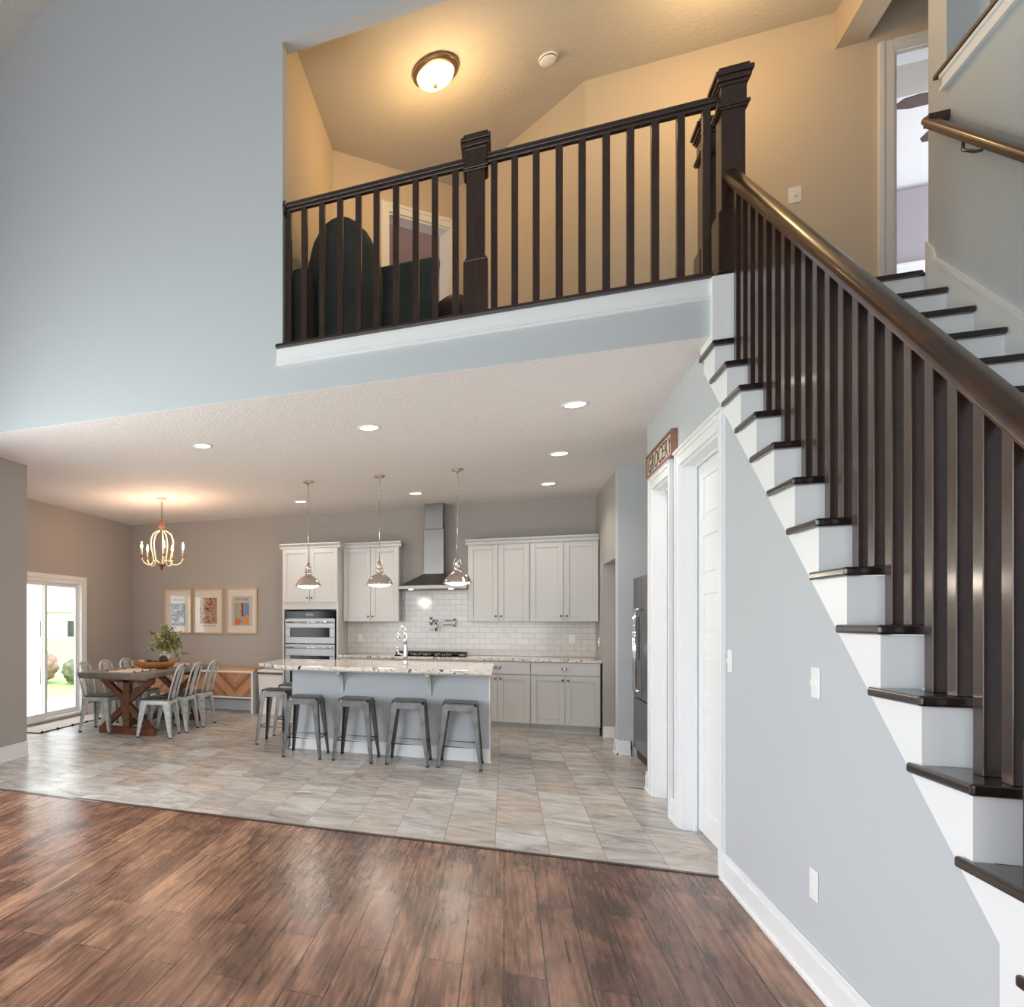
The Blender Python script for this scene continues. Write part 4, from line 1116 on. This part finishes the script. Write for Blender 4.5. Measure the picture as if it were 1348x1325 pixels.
# sideboard bench
t = thing('sideboard', 'white sideboard with chevron wood doors and honey wood top', 'sideboard', (0, 0, 0))
x0, x1, y0, y1 = -5.12, -3.415, 9.44, 9.83
box('wood_top', 'honey', x0 - .01, x1 + .03, y0 + .02, y1, .635, .672, t, bev=.004)
m = MB(); m.box(x0, x0 + .03, y0, y1, 0, .635); m.box(x1 - .03, x1, y0, y1, 0, .635); m.box(x0 + .03, x1 - .03, y0, y1, .607, .635); m.box(x0 + .03, x1 - .03, y0, y1, .225, .25); m.box(x0 + .03, x1 - .03, y1 - .01, y1, .25, .607)
m.done('cabinet_body', 'white', t, bev=.002)
w = (x1 - x0 - .06) / 4
for i in range(4):
    a = x0 + .03 + i * w; box('cabinet_door', 'chevron', a + .003, a + w - .003, y0 + .012, y0 + .03, .253, .604, t)
# bin
t = thing('step_bin', 'white lidded bin with a dark rim beside the sideboard', 'bin', (-3.13, 9.55, 0))
MB().prism([(-.17, 0), (.17, 0), (.195, .60), (-.195, .60)], 'y', -.14, .14).done('bin_body', 'plastic', t, bev=.02, seg=3)
box('bin_band', 'ink', -.199, .199, -.150, .145, .60, .625, t, bev=.003)
box('bin_rim', 'paint', -.2, .2, -.152, .147, .585, .60, t, bev=.003)
box('bin_lid', 'plastic', -.198, .198, -.15, .145, .625, .665, t, bev=.015)


# ---------------------------------------------------------------- framed prints (generic abstracts)
def art_mat(name, kind):
    t = NT(name); mp = t.coord(scale=(1, 1, 1)); t.b.inputs['Roughness'].default_value = .5
    if kind == 0:
        n = t.noise(mp, 7, 3, .5, 1.5); r = t.ramp(n, 'Fac', [(.3, srgb(96, 104, 112)), (.42, srgb(150, 170, 160)), (.5, srgb(120, 96, 110)), (.6, srgb(190, 205, 214)), (.7, srgb(220, 226, 230))], 'CONSTANT')
    elif kind == 1:
        n = t.noise(mp, 11, 2, .5, 3.5); r = t.ramp(n, 'Fac', [(.3, srgb(52, 48, 60)), (.42, srgb(200, 110, 84)), (.48, srgb(226, 196, 150)), (.53, srgb(70, 82, 66)), (.57, srgb(214, 150, 128)), (.66, srgb(150, 44, 44))], 'CONSTANT')
    else:
        n = t.noise(mp, 6, 1, .5, .5); r = t.ramp(n, 'Fac', [(.3, srgb(150, 130, 132)), (.44, srgb(188, 172, 160)), (.55, srgb(160, 128, 120))], 'CONSTANT')
    t.l(r, 'Color', t.b, 'Base Color'); return t.m


arts = [(-5.088, -4.60, 'cool grey abstract print in a pale oak frame behind the bouquet, left of three'), (-4.557, -4.058, 'busy coral, green and cream abstract print in a pale oak frame, middle of three'), (-3.993, -3.490, 'framed print with blue, red and orange blocks under a MATISSE title, right of three')]
for i, (a, b, lab) in enumerate(arts):
    t = thing('framed_print', lab, 'picture', (0, 0, 0), 0, 'three framed prints over the sideboard'); z0, z1 = 1.18, 1.888; y = UK - .002; fw = .02
    m = MB(); m.box(a, a + fw, y - .03, y, z0, z1); m.box(b - fw, b, y - .03, y, z0, z1); m.box(a + fw, b - fw, y - .03, y, z0, z0 + fw); m.box(a + fw, b - fw, y - .03, y, z1 - fw, z1)
    m.done('frame', 'frame_oak', t, bev=.002)
    box('mount', 'mat', a + fw, b - fw, y - .012, y - .002, z0 + fw, z1 - fw, t)
    cx = (a + b) / 2
    if i == 1:
        box('artwork', art_mat('abstract_1', 1), cx - .145, cx + .145, y - .014, y - .012, 1.335, 1.745, t)
        mt = Matrix.Translation((cx, y - .0135, 1.305)) @ Matrix.Rotation(PI / 2, 4, 'X'); text_mesh('caption', 'HENRI MATISSE', .036, 'ink', t, mt, .0005)
    elif i == 2:
        box('print_sheet', 'paper_mauve', cx - .17, cx + .17, y - .0135, y - .012, 1.30, 1.765, t)
        ar = box('artwork', art_mat('abstract_2', 2), cx - .12, cx + .12, y - .015, y - .0135, 1.32, 1.66, t)
        for nm, cl, p in (('red_block', srgb(120, 40, 44), (.0, .025, 1.45, 1.655)), ('blue_block', srgb(110, 140, 190), (.04, .115, 1.47, 1.655)), ('orange_block', srgb(232, 110, 62), (-.115, -.03, 1.32, 1.40)), ('amber_block', srgb(226, 150, 80), (.02, .115, 1.33, 1.45)), ('sage_block', srgb(176, 172, 140), (-.11, -.015, 1.42, 1.655))):
            box(nm, plain(nm, cl, .6), cx + p[0], cx + p[1], y - .016, y - .015, p[2], p[3], ar)
        mt = Matrix.Translation((cx, y - .0145, 1.712)) @ Matrix.Rotation(PI / 2, 4, 'X'); text_mesh('caption', 'MATISSE', .06, 'ink', t, mt, .0005)
    else:
        box('artwork', art_mat('abstract_0', 0), cx - .13, cx + .13, y - .014, y - .012, 1.30, 1.66, t)
        mt = Matrix.Translation((cx, y - .0135, 1.715)) @ Matrix.Rotation(PI / 2, 4, 'X'); text_mesh('caption', 'MATISSE', .055, 'ink', t, mt, .0005)
    gl = box('glazing', 'glass', a + fw, b - fw, y - .020, y - .0195, z0 + fw, z1 - fw, t)

# ---------------------------------------------------------------- fridge
t = thing('refrigerator', 'stainless steel french door refrigerator standing in the wall niche', 'refrigerator')
FX = 1.215; fy0, fy1 = 7.13, 8.035
box('fridge_body', 'gun', FX + .045, 1.98, fy0 + .01, fy1 - .01, .02, 1.80, t)
ym = (fy0 + fy1) / 2
for a, b in ((ym + .003, fy1 - .004), (fy0 + .004, ym - .003)):
    d = box('fridge_door', 'steel', FX, FX + .045, a, b, .62, 1.81, t, bev=.008)
    yy = ym + .045 if a > ym else ym - .045
    m = MB(); m.tube([(FX - .06, yy, .70), (FX - .06, yy, 1.50)], .012, 10)
    for z in (.71, 1.49): m.tube([(FX, yy, z), (FX - .06, yy, z)], .012, 8)
    m.done('door_handle', 'chrome', d)
box('water_dispenser', 'blackglass', FX - .004, FX, ym + .13, ym + .33, 1.00, 1.42, t, bev=.002)
d = box('freezer_drawer', 'steel', FX, FX + .045, fy0 + .004, fy1 - .004, .10, .61, t, bev=.008)
box('toe_grille', 'black', FX + .03, FX + .06, fy0 + .01, fy1 - .01, .0, .095, t)

# ---------------------------------------------------------------- sliding door and the view outside
t = sthing('window_1'); y0, y1, z0, z1 = 6.62, 8.45, .03, 1.96; x = WL - .09
m = MB(); f = .05
m.box(x - .02, WL + .0, y0, y0 + f, z0, z1); m.box(x - .02, WL, y1 - f, y1, z0, z1); m.box(x - .02, WL, y0 + f, y1 - f, z1 - f, z1); m.box(x - .02, WL, y0 + f, y1 - f, z0, z0 + .03)
m.box(WL - .06, WL - .05, y1 - f - .03, y1 - f, z0, z1)
m.done('door_frame', 'white', t, bev=.003)
m = MB(); w = .06
for (a, b, xx) in ((y0 + f, 7.63, x + .045), (7.57, y1 - f, x + .01)):
    m = MB(); m.box(xx - .015, xx + .015, a, a + w, z0 + .03, z1 - f); m.box(xx - .015, xx + .015, b - w, b, z0 + .03, z1 - f); m.box(xx - .015, xx + .015, a + w, b - w, z1 - f - .05, z1 - f); m.box(xx - .015, xx + .015, a + w, b - w, z0 + .03, z0 + .10)
    s = m.done('sash', 'white', t, bev=.003)
    box('pane', 'glass', xx - .003, xx + .003, a + w, b - w, z0 + .10, z1 - f - .05, s)
m = MB(); m.box(WL, WL + .012, y1, y1 + .06, 0, z1 + .06); m.box(WL, WL + .012, y0 - .06, y0, 0, z1 + .06); m.box(WL, WL + .012, y0, y1, z1, z1 + .06)
m.done('casing', 'white', t)
# rug
t = thing('woven_rug', 'pale woven rug with black corded edge in front of the sliding door', 'rug', (0, 0, 0))
box('rug_field', 'rug', -5.62, -5.24, 6.80, 8.52, .0, .009, t)
m = MB(); m.tube([(-5.235, 6.80, .007), (-5.235, 8.52, .007)], .006, 6); m.tube([(-5.62, 6.795, .007), (-5.235, 6.795, .007)], .006, 6)
for i in range(6): m.blob((-5.225, 6.85 + .32 * i, .012), .018, 1)
m.done('rug_edging', 'tassel', t)

# outside
o = box('lawn', 'lawn', -60, -5.82, -10, 60, -.35, -.2); o['kind'] = 'stuff'; o['label'] = 'mown green lawn outside the sliding door'; o['category'] = 'lawn'
struct(box('floor_patio', 'patio', -7.6, -5.83, 4.5, 14, -.2, -.02))
t = thing('porch_post', 'white square porch post outside the sliding door', 'post', (-7.25, 9.20, -.02))
box('post_shaft', 'ext_white', -.11, .11, -.11, .11, 0, 3.0, t, bev=.01); box('post_base', 'ext_white', -.15, .15, -.15, .15, 0, .22, t, bev=.01)
t = thing('neighbour_house', 'white gabled house across the lawn, seen through the sliding door', 'house', (-36.2, 49.9, -1.5), .627)
box('house_wall', 'ext_white', -9, 9, 0, 8, 0, 3.7, t)
MB().prism([(-.4, 3.7), (8.4, 3.7), (4, 6.0)], 'x', -9.4, 9.4).done('roof', 'ext_grey', t)
MB().prism([(-2.6, 3.7), (2.6, 3.7), (0, 6.4)], 'y', -.6, 4).done('front_gable', 'ext_white', t)
for x in (-5, -2.1, 1.3, 5):
    w = box('window', 'ext_grey', x - .7, x + .7, -.06, 0, 1.4, 3.0, t); box('pane', 'gun', x - .6, x + .6, -.08, -.06, 1.5, 2.9, w)
for px, py, r, mt, lab, sc in ((-11.2, 14.2, .5, 'hedge_red', 'russet shrub at the edge of the lawn', (1.5, 1.1, .95)), (-9.72, 14.4, .40, 'hedge', 'green shrub right of the russet one at the lawn edge', (1.4, 1, .9)), (-10.7, 12.2, .5, 'hedge', 'green shrub beside the white porch post', (.9, .9, 1.4))):
    o = MB().blob((0, 0, 0), r, 4, sc, .10).done('shrub', mt); o.location = (px, py, -.2 + r * sc[2] * .9); tag(o, lab, 'shrub')

# ---------------------------------------------------------------- loft furniture
t = thing('barrel_armchair', 'tall round backed charcoal velvet armchair seen through the loft railing', 'armchair', (-1.13, 5.20, ZL))
m = MB(); n = 20; rows = []
for zi in range(9):
    z = .06 + 1.02 * zi / 8; ring = []
    for k in range(n + 1):
        a = PI * k / n; hh = z
        top = .66 + .38 * math.sin(a)
        zz = min(z, top) if zi < 8 else top
        r = .27 + .02 * math.sin(zi / 8 * PI)
        ring.append((r * math.cos(a), -.24 * math.sin(a), zz))
    rows.append(ring)
vo = [[m.b.verts.new(p) for p in r] for r in rows]; vi = [[m.b.verts.new((p[0] * .78, p[1] * .74, p[2])) for p in r] for r in rows]
for A, flip in ((vo, 0), (vi, 1)):
    for r in range(8):
        for k in range(n):
            q = (A[r][k], A[r][k + 1], A[r + 1][k + 1], A[r + 1][k]); f = m.b.faces.new(q if not flip else q[::-1]); f.smooth = True
for k in range(n): m.b.faces.new((vo[8][k], vo[8][k + 1], vi[8][k + 1], vi[8][k])).smooth = True
for r in range(8):
    m.b.faces.new((vo[r][0], vo[r + 1][0], vi[r + 1][0], vi[r][0])); m.b.faces.new((vo[r][n], vi[r][n], vi[r + 1][n], vo[r + 1][n]))
bmesh.ops.remove_doubles(m.b, verts=m.b.verts, dist=.0005)
m.done('back_shell', 'velvet', t)
MB().box(-.20, .20, -.17, .30, .14, .44).done('seat_cushion', 'velvet', t, bev=.05, seg=4)
for sx, sy in ((-1, -1), (1, -1), (1, 1), (-1, 1)): MB().tube([(sx * .17, sy * .15 + .03, .15), (sx * .19, sy * .18 + .03, 0)], [.016, .011], 8).done('leg', 'espresso', t)
t = thing('square_armchair', 'low square backed dark armchair right of the round backed one in the loft', 'armchair', (-.70, 5.58, ZL))
MB().prism([(-.20, .12), (.20, .12), (.255, .80), (-.255, .80)], 'y', -.26, -.15).done('backrest', 'velvet', t, bev=.02, seg=3)
MB().box(-.22, .22, -.15, .28, .16, .42).done('seat_cushion', 'velvet', t, bev=.04, seg=3)
for sx, sy in ((-1, -1), (1, -1), (1, 1), (-1, 1)): MB().tube([(sx * .18, sy * .18, .17), (sx * .2, sy * .22, 0)], [.016, .011], 8).done('leg', 'espresso', t)
t = thing('ottoman', 'small black round ottoman beside the square armchair in the loft', 'ottoman', (-.34, 5.28, ZL))
MB().lathe([(.10, .04), (.125, .08), (.13, .30), (.115, .40), (.06, .44), (.001, .445)], n=28).done('cushion', 'velvet2', t)
MB().lathe([(.09, 0), (.09, .04)], n=24).done('base', 'black', t)
t = thing('side_chest', 'dark green chest at the left end of the loft railing', 'chest', (-1.32, 4.86, ZL))
box('chest_body', 'velvet', -.10, .02, -.10, .15, .04, .62, t, bev=.02); box('chest_foot', 'black', -.09, .01, -.09, .14, 0, .04, t)

# ceiling fan in the bedroom
t = thing('ceiling_fan', 'ceiling fan with brown blades in the bedroom beyond the landing door', 'ceiling fan', (3.3, 6.66, 5.2))
MB().lathe([(.03, .62), (.03, .12), (.09, .10), (.10, .0), (.06, -.05), (.001, -.06)], n=20).done('motor', 'white', t)
for i in range(5):
    a = 2 * PI * i / 5 + 1.92; R = Matrix.Rotation(a, 4, 'Z') @ Matrix.Rotation(.14, 4, 'X')
    b = MB()
    pts = [(.10, -.025), (.16, -.045), (.50, -.062), (.58, -.045), (.61, 0), (.58, .045), (.50, .062), (.16, .045), (.10, .025)]
    b.prism(pts, 'z', .02, .028)
    for v in b.b.verts: v.co = R @ v.co
    b.done('blade', 'fanwood', t)
